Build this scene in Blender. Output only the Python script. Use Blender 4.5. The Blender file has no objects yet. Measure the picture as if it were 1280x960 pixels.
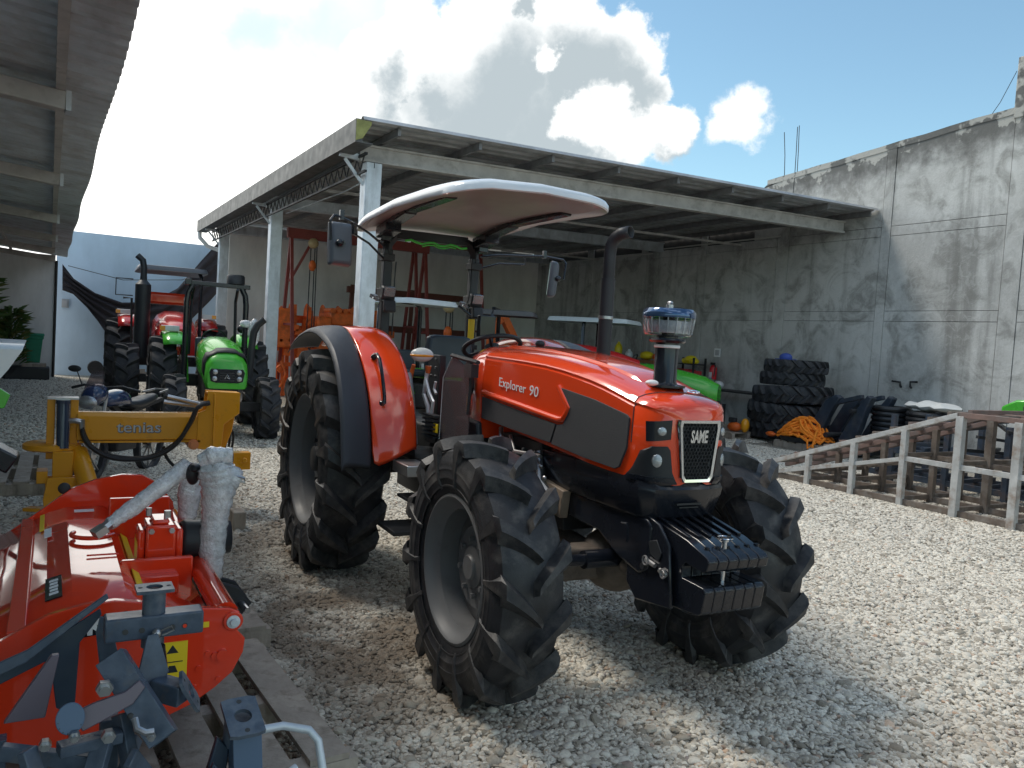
import bpy, bmesh, math, random
from mathutils import Vector, Matrix, Euler
C = bpy.context.scene.collection
S = bpy.context.scene
R = math.radians
random.seed(7)
# ------------------------------------------------------------ camera
cd = bpy.data.cameras.new('camera'); cam = bpy.data.objects.new('camera', cd); C.objects.link(cam)
yaw, pit, rol, ch, fpx = R(30.028), R(2.839), R(3.505), 1.688, 1005.0
fw = Vector((math.sin(yaw)*math.cos(pit), math.cos(yaw)*math.cos(pit), -math.sin(pit)))
rr_ = Vector((math.cos(yaw), -math.sin(yaw), 0)); uu_ = rr_.cross(fw)
rx = math.cos(rol)*rr_ + math.sin(rol)*uu_; ux = -math.sin(rol)*rr_ + math.cos(rol)*uu_
M = Matrix((rx, ux, -fw)).transposed().to_4x4(); M.translation = Vector((0, 0, ch))
cam.matrix_world = M
cd.sensor_width = 36; cd.lens = 36*fpx/1280; cd.clip_end = 5000; cd.clip_start = .05
S.camera = cam
# ------------------------------------------------------------ light
SUN_AZ, SUN_EL = R(-35), R(56)      # azimuth clockwise from +Y
S.view_settings.view_transform = 'Standard'; S.view_settings.look = 'None'
S.view_settings.exposure = 1.38; S.view_settings.gamma = 1
sd = Vector((math.sin(SUN_AZ)*math.cos(SUN_EL), math.cos(SUN_AZ)*math.cos(SUN_EL), math.sin(SUN_EL)))
sl = bpy.data.lights.new('sun', 'SUN'); sl.energy = .92; sl.angle = R(15); sl.color = (1, .92, .80)
so = bpy.data.objects.new('sun', sl); C.objects.link(so); so.rotation_euler = (-sd).to_track_quat('-Z', 'Y').to_euler()
W = bpy.data.worlds.new('World'); S.world = W; W.use_nodes = True
nt = W.node_tree; N = nt.nodes; L = nt.links
for n in list(N): N.remove(n)
def nd(t, **k):
    n = N.new(t)
    for a, b in k.items(): setattr(n, a, b)
    return n
def mth(op, a, b=None, c=None, clamp=False):
    n = N.new('ShaderNodeMath'); n.operation = op; n.use_clamp = clamp
    for i, v in enumerate((a, b, c)):
        if v is None: continue
        if isinstance(v, (int, float)): n.inputs[i].default_value = v
        else: L.new(v, n.inputs[i])
    return n.outputs[0]
sky = nd('ShaderNodeTexSky'); sky.sky_type = 'NISHITA'; sky.sun_disc = False
sky.sun_elevation = SUN_EL; sky.sun_rotation = SUN_AZ; sky.air_density = 1.0; sky.dust_density = .4; sky.ozone_density = 1.5
tc = nd('ShaderNodeTexCoord')
nz = nd('ShaderNodeTexNoise'); nz.inputs['Scale'].default_value = 7; nz.inputs['Detail'].default_value = 9; nz.inputs['Roughness'].default_value = .62
L.new(tc.outputs['Generated'], nz.inputs['Vector'])
wob = nd('ShaderNodeVectorMath', operation='SUBTRACT'); L.new(nz.outputs['Color'], wob.inputs[0]); wob.inputs[1].default_value = (.5, .5, .5)
wob2 = nd('ShaderNodeVectorMath', operation='SCALE'); L.new(wob.outputs[0], wob2.inputs[0]); wob2.inputs['Scale'].default_value = .17
pv = nd('ShaderNodeVectorMath', operation='ADD'); L.new(tc.outputs['Generated'], pv.inputs[0]); L.new(wob2.outputs[0], pv.inputs[1])
def direction(px, py):
    d = fw + rx*((px-640)/fpx) - ux*((py-480)/fpx); return d.normalized()
def blob(px, py, r, soft, src=None):
    d = nd('ShaderNodeVectorMath', operation='DISTANCE'); L.new((src or pv).outputs[0], d.inputs[0]); d.inputs[1].default_value = direction(px, py)
    m = nd('ShaderNodeMapRange', interpolation_type='SMOOTHSTEP'); L.new(d.outputs['Value'], m.inputs['Value'])
    m.inputs['From Min'].default_value = r/fpx*(1+soft); m.inputs['From Max'].default_value = r/fpx*(1-soft)
    m.inputs['To Min'].default_value = 0; m.inputs['To Max'].default_value = 1
    return m.outputs[0]
def union(l):
    o = l[0]
    for x in l[1:]: o = mth('MAXIMUM', o, x)
    return o
# cumulus heads
cum = union([blob(*b) for b in [(470,95,55,.12),(530,70,60,.12),(610,45,70,.1),(690,50,75,.1),(745,80,70,.1),(790,105,45,.1),(500,150,60,.25),(590,130,95,.15),(700,140,95,.15),(770,160,60,.12),(830,165,42,.15),(922,143,34,.3),(580,200,80,.5)]])
grey = union([blob(*b) for b in [(640,115,62,.5),(730,110,60,.45),(600,170,80,.55),(790,115,38,.5),(560,125,30,.6),(690,190,80,.5),(850,195,30,.6),(500,108,26,.6),(528,112,20,.6),(660,20,14,.5)]])
lit = union([blob(*b) for b in [(760,165,38,.25),(840,162,34,.25),(690,83,16,.3),(720,160,20,.3)]])
veil = union([blob(*b) for b in [(110,130,250,.20),(60,320,300,.35),(330,340,140,.5),(-300,0,560,.12)]])
holes = union([blob(*b) for b in [(245,205,30,.3),(350,62,55,.6),(400,90,45,.7)]])
# clouds over the rest of the sky
nz2 = nd('ShaderNodeTexNoise'); nz2.inputs['Scale'].default_value = 2.3; nz2.inputs['Detail'].default_value = 8; nz2.inputs['Roughness'].default_value = .58
L.new(tc.outputs['Generated'], nz2.inputs['Vector'])
gm = nd('ShaderNodeMapRange', interpolation_type='SMOOTHSTEP'); L.new(nz2.outputs['Fac'], gm.inputs['Value'])
gm.inputs['From Min'].default_value = .5; gm.inputs['From Max'].default_value = .64
infr = blob(850, 100, 620, .15, tc if False else wob2 if False else pv)   # keep the photographed part of the sky to its own clouds
gen = mth('MULTIPLY', gm.outputs[0], mth('SUBTRACT', 1.0, infr))
def mixc(f, a, b):
    n = nd('ShaderNodeMix', data_type='RGBA'); 
    if isinstance(f, (int, float)): n.inputs[0].default_value = f
    else: L.new(f, n.inputs[0])
    for i, v in ((6, a), (7, b)):
        if isinstance(v, tuple): n.inputs[i].default_value = v
        else: L.new(v, n.inputs[i])
    return n.outputs[2]
SK = 10.0  # background strength is .1
blue = nd('ShaderNodeMix', data_type='RGBA', blend_type='MULTIPLY'); blue.inputs[0].default_value = 1
L.new(sky.outputs[0], blue.inputs[6]); blue.inputs[7].default_value = (.68, .77, .68, 1)
white = (.47*SK, .475*SK, .47*SK, 1); gr = (.205*SK, .235*SK, .25*SK, 1)
cg = mixc(mth('MULTIPLY', grey, mth('SUBTRACT', 1.0, lit)), white, gr)
c1 = mixc(gen, blue.outputs[2], (.6*SK, .62*SK, .64*SK, 1))
c2 = mixc(mth('MULTIPLY', veil, mth('SUBTRACT', 1.0, mth('MULTIPLY', holes, .45))), c1, (.74*SK, .74*SK, .71*SK, 1))
gap = union([blob(*b) for b in [(418,5,62,.5),(440,55,34,.6),(330,40,40,.8)]])
c2 = mixc(mth('MULTIPLY', gap, .75), c2, (.27*SK, .33*SK, .37*SK, 1))
c3 = mixc(cum, c2, cg)
bg = nd('ShaderNodeBackground'); L.new(c3, bg.inputs[0]); bg.inputs[1].default_value = .1
ow = nd('ShaderNodeOutputWorld'); L.new(bg.outputs[0], ow.inputs[0])

# ------------------------------------------------------------ materials
MT = {}
def mat(name, col, rough=.5, metal=0, noise=0, nscale=8, bump=0, bscale=60, coat=0, trans=0, ior=1.45, dirt=None, dscale=3, dlo=.5, dhi=.7, streak=0, spec=.5, rvar=0, detail=6, sheen=0, alpha=1):
    if name in MT: return MT[name]
    m = bpy.data.materials.new(name); m.use_nodes = True; t = m.node_tree; n = t.nodes; l = t.links
    p = n['Principled BSDF']; p.inputs['Base Color'].default_value = (*col, 1); p.inputs['Roughness'].default_value = rough
    p.inputs['Metallic'].default_value = metal; p.inputs['Coat Weight'].default_value = coat; p.inputs['Coat Roughness'].default_value = .04
    p.inputs['Transmission Weight'].default_value = trans; p.inputs['IOR'].default_value = ior; p.inputs['Specular IOR Level'].default_value = spec
    p.inputs['Alpha'].default_value = alpha
    tx = n.new('ShaderNodeTexCoord'); src = tx.outputs['Object']
    if streak:
        mp = n.new('ShaderNodeMapping'); l.new(src, mp.inputs[0]); mp.inputs['Scale'].default_value = (1, 1, streak); src2 = mp.outputs[0]
    else: src2 = src
    colout = None
    if noise:
        a = n.new('ShaderNodeTexNoise'); a.inputs['Scale'].default_value = nscale; a.inputs['Detail'].default_value = detail; a.inputs['Roughness'].default_value = .6; l.new(src, a.inputs['Vector'])
        h = n.new('ShaderNodeMapRange'); l.new(a.outputs['Fac'], h.inputs[0]); h.inputs[1].default_value = .3; h.inputs[2].default_value = .7; h.inputs[3].default_value = 1-noise; h.inputs[4].default_value = 1+noise
        mx = n.new('ShaderNodeVectorMath'); mx.operation = 'SCALE'; mx.inputs[0].default_value = col; l.new(h.outputs[0], mx.inputs['Scale']); colout = mx.outputs[0]
    if dirt:
        a = n.new('ShaderNodeTexNoise'); a.inputs['Scale'].default_value = dscale; a.inputs['Detail'].default_value = 8; a.inputs['Roughness'].default_value = .65; l.new(src2, a.inputs['Vector'])
        h = n.new('ShaderNodeMapRange'); l.new(a.outputs['Fac'], h.inputs[0]); h.inputs[1].default_value = dlo; h.inputs[2].default_value = dhi
        mx = n.new('ShaderNodeMix'); mx.data_type = 'RGBA'; l.new(h.outputs[0], mx.inputs[0])
        if colout: l.new(colout, mx.inputs[6])
        else: mx.inputs[6].default_value = (*col, 1)
        mx.inputs[7].default_value = (*dirt, 1); colout = mx.outputs[2]
    if colout: l.new(colout, p.inputs['Base Color'])
    if rvar:
        a = n.new('ShaderNodeTexNoise'); a.inputs['Scale'].default_value = 5; a.inputs['Detail'].default_value = 7; l.new(src, a.inputs['Vector'])
        h = n.new('ShaderNodeMapRange'); l.new(a.outputs['Fac'], h.inputs[0]); h.inputs[1].default_value = .3; h.inputs[2].default_value = .7; h.inputs[3].default_value = max(.02, rough-rvar); h.inputs[4].default_value = rough+rvar
        l.new(h.outputs[0], p.inputs['Roughness'])
    if bump:
        a = n.new('ShaderNodeTexNoise'); a.inputs['Scale'].default_value = bscale; a.inputs['Detail'].default_value = 5; l.new(src, a.inputs['Vector'])
        b = n.new('ShaderNodeBump'); b.inputs['Strength'].default_value = bump; b.inputs['Distance'].default_value = .01; l.new(a.outputs['Fac'], b.inputs['Height']); l.new(b.outputs[0], p.inputs['Normal'])
    MT[name] = m; return m
RED = mat('red_paint', (.82, .062, .010), .16, coat=1, rvar=.03)
RED2 = mat('implement_red', (.80, .05, .015), .12, coat=.8, rvar=.06, dirt=(.62, .06, .035), dscale=5, dlo=.55, dhi=.8)
BLK = mat('black_plastic', (.022, .024, .028), .45, bump=.08, bscale=300, rvar=.1)
BLKG = mat('black_gloss', (.010, .012, .018), .25, coat=.2, rvar=.06)
FEND = mat('fender_plastic', (.045, .05, .062), .5, bump=.15, bscale=500, rvar=.08)
MESHP = mat('mesh_panel', (.035, .037, .043), .55, bump=.6, bscale=420)
TYRE = mat('tyre_rubber', (.021, .022, .026), .5, noise=.35, nscale=11, rvar=.15, dirt=(.12, .112, .105), dscale=7, dlo=.5, dhi=.78, bump=.15, bscale=120)
def edge_wear(m, c, lo=.52, hi=.58):
    t = m.node_tree; n = t.nodes; l = t.links; p = n['Principled BSDF']; g = n.new('ShaderNodeNewGeometry'); h = n.new('ShaderNodeMapRange'); l.new(g.outputs['Pointiness'], h.inputs[0]); h.inputs[1].default_value = lo; h.inputs[2].default_value = hi
    a = n.new('ShaderNodeTexNoise'); a.inputs['Scale'].default_value = 25; a.inputs['Detail'].default_value = 6; tx = n.new('ShaderNodeTexCoord'); l.new(tx.outputs['Object'], a.inputs['Vector'])
    q = n.new('ShaderNodeMapRange'); l.new(a.outputs['Fac'], q.inputs[0]); q.inputs[1].default_value = .38; q.inputs[2].default_value = .62
    k = n.new('ShaderNodeMath'); k.operation = 'MULTIPLY'; l.new(h.outputs[0], k.inputs[0]); l.new(q.outputs[0], k.inputs[1])
    x = n.new('ShaderNodeMix'); x.data_type = 'RGBA'; l.new(k.outputs[0], x.inputs[0]); src = p.inputs['Base Color'].links[0].from_socket; l.new(src, x.inputs[6]); x.inputs[7].default_value = (*c, 1); l.new(x.outputs[2], p.inputs['Base Color'])
edge_wear(TYRE, (.085, .082, .08), .56, .68)

TYRE2 = mat('dusty_tyre_rubber', (.03, .032, .038), .7, noise=.3, nscale=9, dirt=(.09, .085, .078), dscale=6, dlo=.5, dhi=.8)
RIM = mat('rim_grey', (.14, .143, .15), .42, metal=.1, rvar=.1, dirt=(.10, .097, .094), dscale=8, dlo=.55, dhi=.8)
STEEL = mat('bare_steel', (.45, .45, .46), .35, metal=.9, rvar=.12)
CHROME = mat('chrome', (.75, .77, .8), .1, metal=1)
GALV = mat('galvanised_steel', (.62, .66, .7), .45, metal=.35, noise=.18, nscale=5, dirt=(.42, .44, .46), dscale=4, streak=.25, rvar=.1)
GREYM = mat('slate_grey_paint', (.075, .10, .14), .34, noise=.2, nscale=25, rvar=.14, dirt=(.13, .12, .115), dscale=14, dlo=.55, dhi=.75, bump=.12, bscale=45)
YEL = mat('ochre_yellow_paint', (.78, .33, .015), .32, coat=.25, rvar=.1, dirt=(.5, .22, .03), dscale=7, dlo=.6, dhi=.85)
GRN = mat('bright_green_paint', (.07, .42, .04), .25, coat=.4, rvar=.06)
ORG = mat('orange_paint', (.75, .14, .02), .5, noise=.2, nscale=6, dirt=(.3, .1, .05), dscale=5, dlo=.5, dhi=.75)
RUST = mat('rusty_steel', (.22, .14, .1), .8, noise=.35, nscale=10, dirt=(.12, .07, .05), dscale=7)
WHT = mat('white_plastic', (.75, .77, .78), .35, rvar=.08, noise=.04)
CHAR = mat('charcoal_grey', (.026, .027, .031), .5, rvar=.1)
GLASS = mat('clear_plastic', (.9, .92, .93), .06, trans=1, ior=1.2)
LENS = mat('lamp_lens', (.42, .44, .46), .12, metal=.75, bump=.4, bscale=160)
AMBER = mat('amber_lens', (.9, .35, .02), .2, coat=.3)
edge_wear(GREYM, (.17, .19, .215), .56, .68)
YSTK = mat('yellow_sticker', (.85, .6, .02), .4)
WSTK = mat('white_print', (.8, .8, .8), .4)
SMOKE = mat('smoked_plastic', (.33, .29, .31), .08, trans=.85, ior=1.1)
WRAP = mat('bubble_wrap', (.85, .87, .90), .16, bump=1.0, bscale=75, noise=.28, nscale=38, trans=.4, coat=1)
WOOD = mat('weathered_wood', (.36, .31, .26), .85, noise=.25, nscale=5, dirt=(.18, .15, .12), dscale=9, streak=.2, bump=.4, bscale=40)
DIRTB = mat('dark_metal', (.03, .03, .032), .6, noise=.3, nscale=20, rvar=.1)
CASTI = mat('cast_iron_brown', (.10, .08, .065), .7, noise=.35, nscale=12, bump=.3, bscale=40)
CLOTH = mat('shade_cloth', (.035, .03, .036), .8, noise=.2, nscale=10, sheen=.3)
MIRR = mat('mirror_shell', (.10, .11, .13), .4, rvar=.08)

# ------------------------------------------------------------ object helpers
def tag(o, label=None, cat=None, group=None, kind=None):
    if label: o['label'] = label
    if cat: o['category'] = cat
    if group: o['group'] = group
    if kind: o['kind'] = kind
    return o
def thing(name, label, cat, loc=(0, 0, 0), rz=0, group=None, rot=None):
    o = bpy.data.objects.new(name, None); C.objects.link(o); o.empty_display_size = .2
    o.location = loc; o.rotation_euler = rot if rot else (0, 0, rz)
    return tag(o, label, cat, group)
def copy_tree(o, parent=None):
    c = o.copy(); C.objects.link(c); c.parent = parent
    if parent: c.matrix_parent_inverse = o.matrix_parent_inverse.copy()
    for ch in list(o.children): copy_tree(ch, c)
    return c
def dup(o, loc, rz=0, label=None, group=None, rot=None, scale=None):
    c = copy_tree(o); c.location = loc; c.rotation_euler = rot if rot else (0, 0, rz)
    if label: c['label'] = label
    if group: c['group'] = group
    if scale: c.scale = scale
    return c
def V(*a): return Vector(a)
class B:
    def __init__(s): s.v = []; s.f = []; s.T = None
    def add(s, vs, fs):
        o = len(s.v)
        if s.T is not None: vs = [s.T @ Vector(v) for v in vs]
        s.v += [tuple(v) for v in vs]; s.f += [tuple(i+o for i in f) for f in fs]; return s
    def box(s, c, d, rot=(0, 0, 0), top=1.0):
        Mx = Matrix.Translation(c) @ Euler([R(a) for a in rot]).to_matrix().to_4x4(); vs = []
        for z in (-.5, .5):
            k = top if z > 0 else 1
            for x, y in ((-.5, -.5), (.5, -.5), (.5, .5), (-.5, .5)): vs.append(Mx @ Vector((x*d[0]*k, y*d[1]*k, z*d[2])))
        return s.add(vs, [(3, 2, 1, 0), (4, 5, 6, 7), (0, 1, 5, 4), (1, 2, 6, 5), (2, 3, 7, 6), (3, 0, 4, 7)])
    def bb(s, x0, x1, y0, y1, z0, z1): return s.box(((x0+x1)/2, (y0+y1)/2, (z0+z1)/2), (abs(x1-x0), abs(y1-y0), abs(z1-z0)))
    def bar(s, p0, p1, w, h, up=(0, 0, 1)):
        p0 = Vector(p0); p1 = Vector(p1); t = (p1-p0).normalized(); u = Vector(up)
        if abs(t.dot(u)) > .99: u = Vector((1, 0, 0))
        a = t.cross(u).normalized(); b = a.cross(t); vs = []
        for p in (p0, p1):
            for i, j in ((-1, -1), (1, -1), (1, 1), (-1, 1)): vs.append(p+a*(i*w/2)+b*(j*h/2))
        return s.add(vs, [(3, 2, 1, 0), (4, 5, 6, 7), (0, 1, 5, 4), (1, 2, 6, 5), (2, 3, 7, 6), (3, 0, 4, 7)])
    def tube(s, pts, r, n=10, caps=True, flat=1.0):
        pts = [Vector(p) for p in pts]; m = len(pts); rs = r if isinstance(r, (list, tuple)) else [r]*m
        up = None; vs = []
        for i, p in enumerate(pts):
            t = (pts[min(i+1, m-1)]-pts[max(i-1, 0)])
            t = t.normalized() if t.length > 1e-9 else Vector((0, 0, 1))
            if up is None:
                up = Vector((0, 0, 1)) if abs(t.z) < .9 else Vector((1, 0, 0))
            a = t.cross(up)
            if a.length < 1e-6: a = t.orthogonal()
            a.normalize(); up = a.cross(t).normalized()
            for k in range(n):
                q = 2*math.pi*k/n; vs.append(p+a*(math.cos(q)*rs[i])+up*(math.sin(q)*rs[i]*flat))
        fs = [(i*n+k, i*n+(k+1) % n, (i+1)*n+(k+1) % n, (i+1)*n+k) for i in range(m-1) for k in range(n)]
        if caps: fs += [tuple(range(n-1, -1, -1)), tuple((m-1)*n+k for k in range(n))]
        return s.add(vs, fs)
    def cyl(s, p0, p1, r0, r1=None, n=20): return s.tube([p0, p1], [r0, r0 if r1 is None else r1], n)
    def lathe(s, prof, o=(0, 0, 0), ax='z', n=28, close=False, a0=0, a1=360):
        vs = []; m = len(prof); full = abs(a1-a0) >= 360; nn = n if full else n+1
        for k in range(nn):
            q = R(a0+(a1-a0)*k/n); c, d = math.cos(q), math.sin(q)
            for r, h in prof:
                p = {'z': (r*c, r*d, h), 'y': (r*c, h, r*d), 'x': (h, r*c, r*d)}[ax]; vs.append((p[0]+o[0], p[1]+o[1], p[2]+o[2]))
        fs = []
        for k in range(n):
            k2 = (k+1) % nn
            for i in range(m-(0 if close else 1)):
                j = (i+1) % m; fs.append((k*m+i, k2*m+i, k2*m+j, k*m+j))
        return s.add(vs, fs)
    def prism(s, pts, o, u, v, t, mid=False):
        o = Vector(o); u = Vector(u).normalized(); v = Vector(v).normalized(); w = u.cross(v); n = len(pts)
        a = o-w*(t/2) if mid else o
        vs = [a+u*x+v*y for x, y in pts]+[a+w*t+u*x+v*y for x, y in pts]
        return s.add(vs, [tuple(range(n-1, -1, -1)), tuple(range(n, 2*n))]+[(i, (i+1) % n, n+(i+1) % n, n+i) for i in range(n)])
    def grid(s, rows, cu=False, cv=False):
        m = len(rows[0]); n = len(rows); vs = [p for r in rows for p in r]
        fs = [(i*m+j, i*m+(j+1) % m, ((i+1) % n)*m+(j+1) % m, ((i+1) % n)*m+j) for i in range(n if cu else n-1) for j in range(m if cv else m-1)]
        return s.add(vs, fs)
    def loft(s, rings):
        m = len(rings[0]); n = len(rings); s.grid(rings, cv=True); o = len(s.v)-n*m
        s.f += [tuple(o+i for i in range(m-1, -1, -1)), tuple(o+(n-1)*m+i for i in range(m))]; return s
    def ell(s, c, r, n=16, m=10):
        rows = []
        for i in range(m+1):
            q = math.pi*i/m; z = math.cos(q); k = max(math.sin(q), 1e-4)
            rows.append([(c[0]+r[0]*k*math.cos(2*math.pi*j/n), c[1]+r[1]*k*math.sin(2*math.pi*j/n), c[2]+r[2]*z) for j in range(n)])
        return s.grid(rows, cv=True)
    def mesh(s, name, ang=35, smooth=True, recalc=True):
        me = bpy.data.meshes.new(name); me.from_pydata(s.v, [], s.f); me.validate()
        if recalc:
            b = bmesh.new(); b.from_mesh(me); bmesh.ops.recalc_face_normals(b, faces=b.faces); b.to_mesh(me); b.free()
        if smooth:
            me.polygons.foreach_set('use_smooth', [True]*len(me.polygons)); me.set_sharp_from_angle(angle=R(ang))
        me.update(); return me
    def build(s, name, m, parent=None, bevel=0, ang=35, smooth=True, solid=0, seg=2, sub=0, recalc=True, loc=None, rot=None):
        me = s.mesh(name, ang, smooth, recalc); me.materials.append(m)
        return link(name, me, parent, bevel, solid, seg, sub, loc, rot)
def link(name, me, parent=None, bevel=0, solid=0, seg=2, sub=0, loc=None, rot=None):
    o = bpy.data.objects.new(name, me); C.objects.link(o); o.parent = parent
    if loc: o.location = loc
    if rot: o.rotation_euler = rot
    if solid:
        k = o.modifiers.new('solid', 'SOLIDIFY'); k.thickness = solid; k.offset = 0
    if sub:
        k = o.modifiers.new('sub', 'SUBSURF'); k.levels = sub; k.render_levels = sub
    if bevel:
        k = o.modifiers.new('bevel', 'BEVEL'); k.width = bevel; k.segments = seg; k.limit_method = 'ANGLE'; k.angle_limit = R(40); k.harden_normals = False
    return o
def text(name, body, size, m, parent, o, u, v, ext=.002, sx=1.0, shear=0, space=1.0, bold=0):
    cu = bpy.data.curves.new(name, 'FONT'); cu.body = body; cu.size = size; cu.extrude = ext; cu.shear = shear; cu.space_character = space
    cu.align_x = 'CENTER'; cu.align_y = 'CENTER'; cu.resolution_u = 3; cu.offset = bold
    t = bpy.data.objects.new('tmp', cu); C.objects.link(t); dg = bpy.context.evaluated_depsgraph_get()
    me = bpy.data.meshes.new_from_object(t.evaluated_get(dg)); bpy.data.objects.remove(t)
    u = Vector(u).normalized(); v = Vector(v).normalized(); w = u.cross(v); Mx = Matrix((u*sx, v, w)).transposed().to_4x4(); Mx.translation = Vector(o)
    me.transform(Mx); me.materials.clear(); me.materials.append(m)
    return link(name, me, parent)
def lerp(a, b, t): return a+(b-a)*t
def arc(c, r, a0, a1, n, plane='xz'):
    out = []
    for i in range(n+1):
        q = R(a0+(a1-a0)*i/n); x, z = r*math.cos(q), r*math.sin(q)
        out.append({'xz': (c[0]+x, c[1], c[2]+z), 'xy': (c[0]+x, c[1]+z, c[2]), 'yz': (c[0], c[1]+x, c[2]+z)}[plane])
    return out
# ------------------------------------------------------------ wheels and tractors
TM = {}
def tyre_mesh(Rr, Wd, rr, nl, mt=TYRE, wrap=1.0, seg=64):
    key = ('t', Rr, Wd, rr, nl, mt.name)
    if key in TM: return TM[key]
    b = B(); w = Wd/2; H = Rr-rr; lh = .066*Rr/.7
    prof = [(rr-.005, w*.72), (rr+.02, w*.80), (rr+.05, w*.86), (rr+.05*1.2, w*.865), (rr+.17*H, w*.915), (rr+.175*H, w*.925), (rr+.20*H, w*.928), (rr+.205*H, w*.92), (rr+.3*H, w*.965), (rr+.305*H, w*.975), (rr+.33*H, w*.98), (rr+.335*H, w*.975), (rr+.44*H, w*.985), (rr+.445*H, w*.995), (rr+.47*H, w*.995), (rr+.475*H, w*.988), (rr+.52*H, w*.99), (Rr-lh*2.0, w*.95), (Rr-lh*1.35, w*.85), (Rr-lh*1.08, w*.6), (Rr-lh, w*.3), (Rr-lh*.98, 0)]
    prof = prof+[(r, -y) for r, y in prof[-2::-1]]
    b.lathe([(r, y) for r, y in prof], ax='y', n=seg)
    D = .62*w/Rr*1.45
    rnd = random.Random(3)
    for s in (-1, 1):
        for i in range(nl):
            t0 = 2*math.pi*(i+(.5 if s > 0 else 0))/nl; rings = []
            j = rnd.uniform(-.004, .004)
            T = [0, .12, .3, .5, .7, .86, 1.0]
            for t in T:
                y = s*lerp(-.07*w, .93*w, t); th = t0+j+D*(t**.85); hw = lerp(.016, .034, t**1.5)*Rr/.7; hb = hw*1.5+.012+.016*t
                rt = Rr*(1-.004-.028*t**3); rb = Rr-lh*1.02-(.25*lh*t**3)
                rings.append([(rb, th-hb/Rr, y), (rt, th-hw/Rr, y), (rt, th+hw/Rr, y), (rb, th+hb/Rr, y)])
            th = t0+j+D
            for dr, yo, k in ((lh*.75, 1.005, 1.05), (lh*1.7, 1.02, .85), (lh*2.9, 1.02, .55), (lh*3.8, .99, .3)):
                hw = .036*Rr/.7*k; hb = hw*1.5; r0 = Rr-dr; yi = s*w*.9
                rings.append([(r0-lh*.5, th+.02*k-hb/Rr, yi), (r0, th+.02-hw/Rr, s*w*yo), (r0, th+.02+hw/Rr, s*w*yo), (r0-lh*.5, th+.02+hb/Rr, yi)])
            b.loft([[(r*math.cos(q), y, r*math.sin(q)) for r, q, y in rg] for rg in rings])
    me = b.mesh('tyre', 42); me.materials.append(mt); TM[key] = me; return me
def rim_mesh(rr, Wd, deep, m, seg=48):
    key = ('r', rr, Wd, deep, m.name)
    if key in TM: return TM[key]
    b = B(); w = Wd/2*.80   # outboard side is -y
    b.lathe([(rr+.018, -w-.004), (rr+.022, -w+.008), (rr-.004, -w+.012), (rr-.012, -w*.8), (rr-.05, -w*.62), (rr-.055, w*.5), (rr-.01, w*.8), (rr+.018, w)], ax='y', n=seg)
    b.lathe([(rr+.018, -w-.004), (rr+.005, -w-.008), (rr-.008, -w+.004), (rr-.018, -w*.8), (rr-.056, -w*.6), (rr-.061, w*.5)], ax='y', n=seg)
    yd = -w+deep
    b.lathe([(rr-.056, yd+.03), (rr-.07, yd+.015), (rr*.62, yd), (rr*.58, yd-.015), (.07, yd-.02), (.065, yd+.02)], ax='y', n=seg)
    me = b.mesh('rim', 40); me.materials.append(m); TM[key] = me; return me
def wheel(parent, x, y, Rr, Wd, rr, nl, deep, side, z=None, mt=TYRE, mr=RIM, mh=BLK, a=0, hubr=.09, hubl=.06, steer=0):
    z = Rr-.02 if z is None else z
    e = link('wheel', rim_mesh(rr, Wd, deep, mr), parent, loc=(x, y, z)); e.rotation_euler = (0, 0, (math.pi if side > 0 else 0)+steer)
    t = link('tyre', tyre_mesh(Rr, Wd, rr, nl, mt), e)
    if side > 0: t.rotation_euler = (0, a, math.pi)
    else: t.rotation_euler = (0, a, 0)
    key = ('h', rr, Wd, deep, hubr, hubl, mh.name)
    if key not in TM:
        b = B(); yd = -Wd/2*.80+deep-.02
        b.lathe([(0, yd-hubl), (hubr*.55, yd-hubl), (hubr*.6, yd-hubl+.006), (hubr*.62, yd-.02), (hubr, yd-.012), (hubr, yd)], ax='y', n=20)
        for k in range(8):
            q = k*math.pi/4+.2; px, pz = 1.35*hubr*math.cos(q), 1.35*hubr*math.sin(q)
            b.cyl((px, yd, pz), (px, yd-.022, pz), .014, n=6)
        me = b.mesh('hub', 40); me.materials.append(mh); TM[key] = me
    link('hub', TM[key], e)
    return e
# ------------------------------------------------------------ the red tractor in front (x forward, camera side is -y)
RT = thing('tractor', 'large shiny red farm tractor with white canopy, parked in front on the gravel', 'tractor', (2.718, 5.659, 0), -math.pi/2-.0449)
for sx in (-1, 1):
    wheel(RT, 2.34, -.088+sx*.712, .635, .340, .335, 14, .135, sx, z=.612, a=.12 if sx < 0 else .3, mh=RIM, hubr=.10, hubl=.035)
    wheel(RT, 0, -.06+sx*.87, .80, .44, .455, 17, .15, sx, z=.775, a=.05, hubr=.15, hubl=.07)
def interp(tab, x):
    for (x0, *a), (x1, *b_) in zip(tab, tab[1:]):
        if x <= x1: return [lerp(p, q, max(0, (x-x0)/(x1-x0))) for p, q in zip(a, b_)]
    return list(tab[-1][1:])
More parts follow.
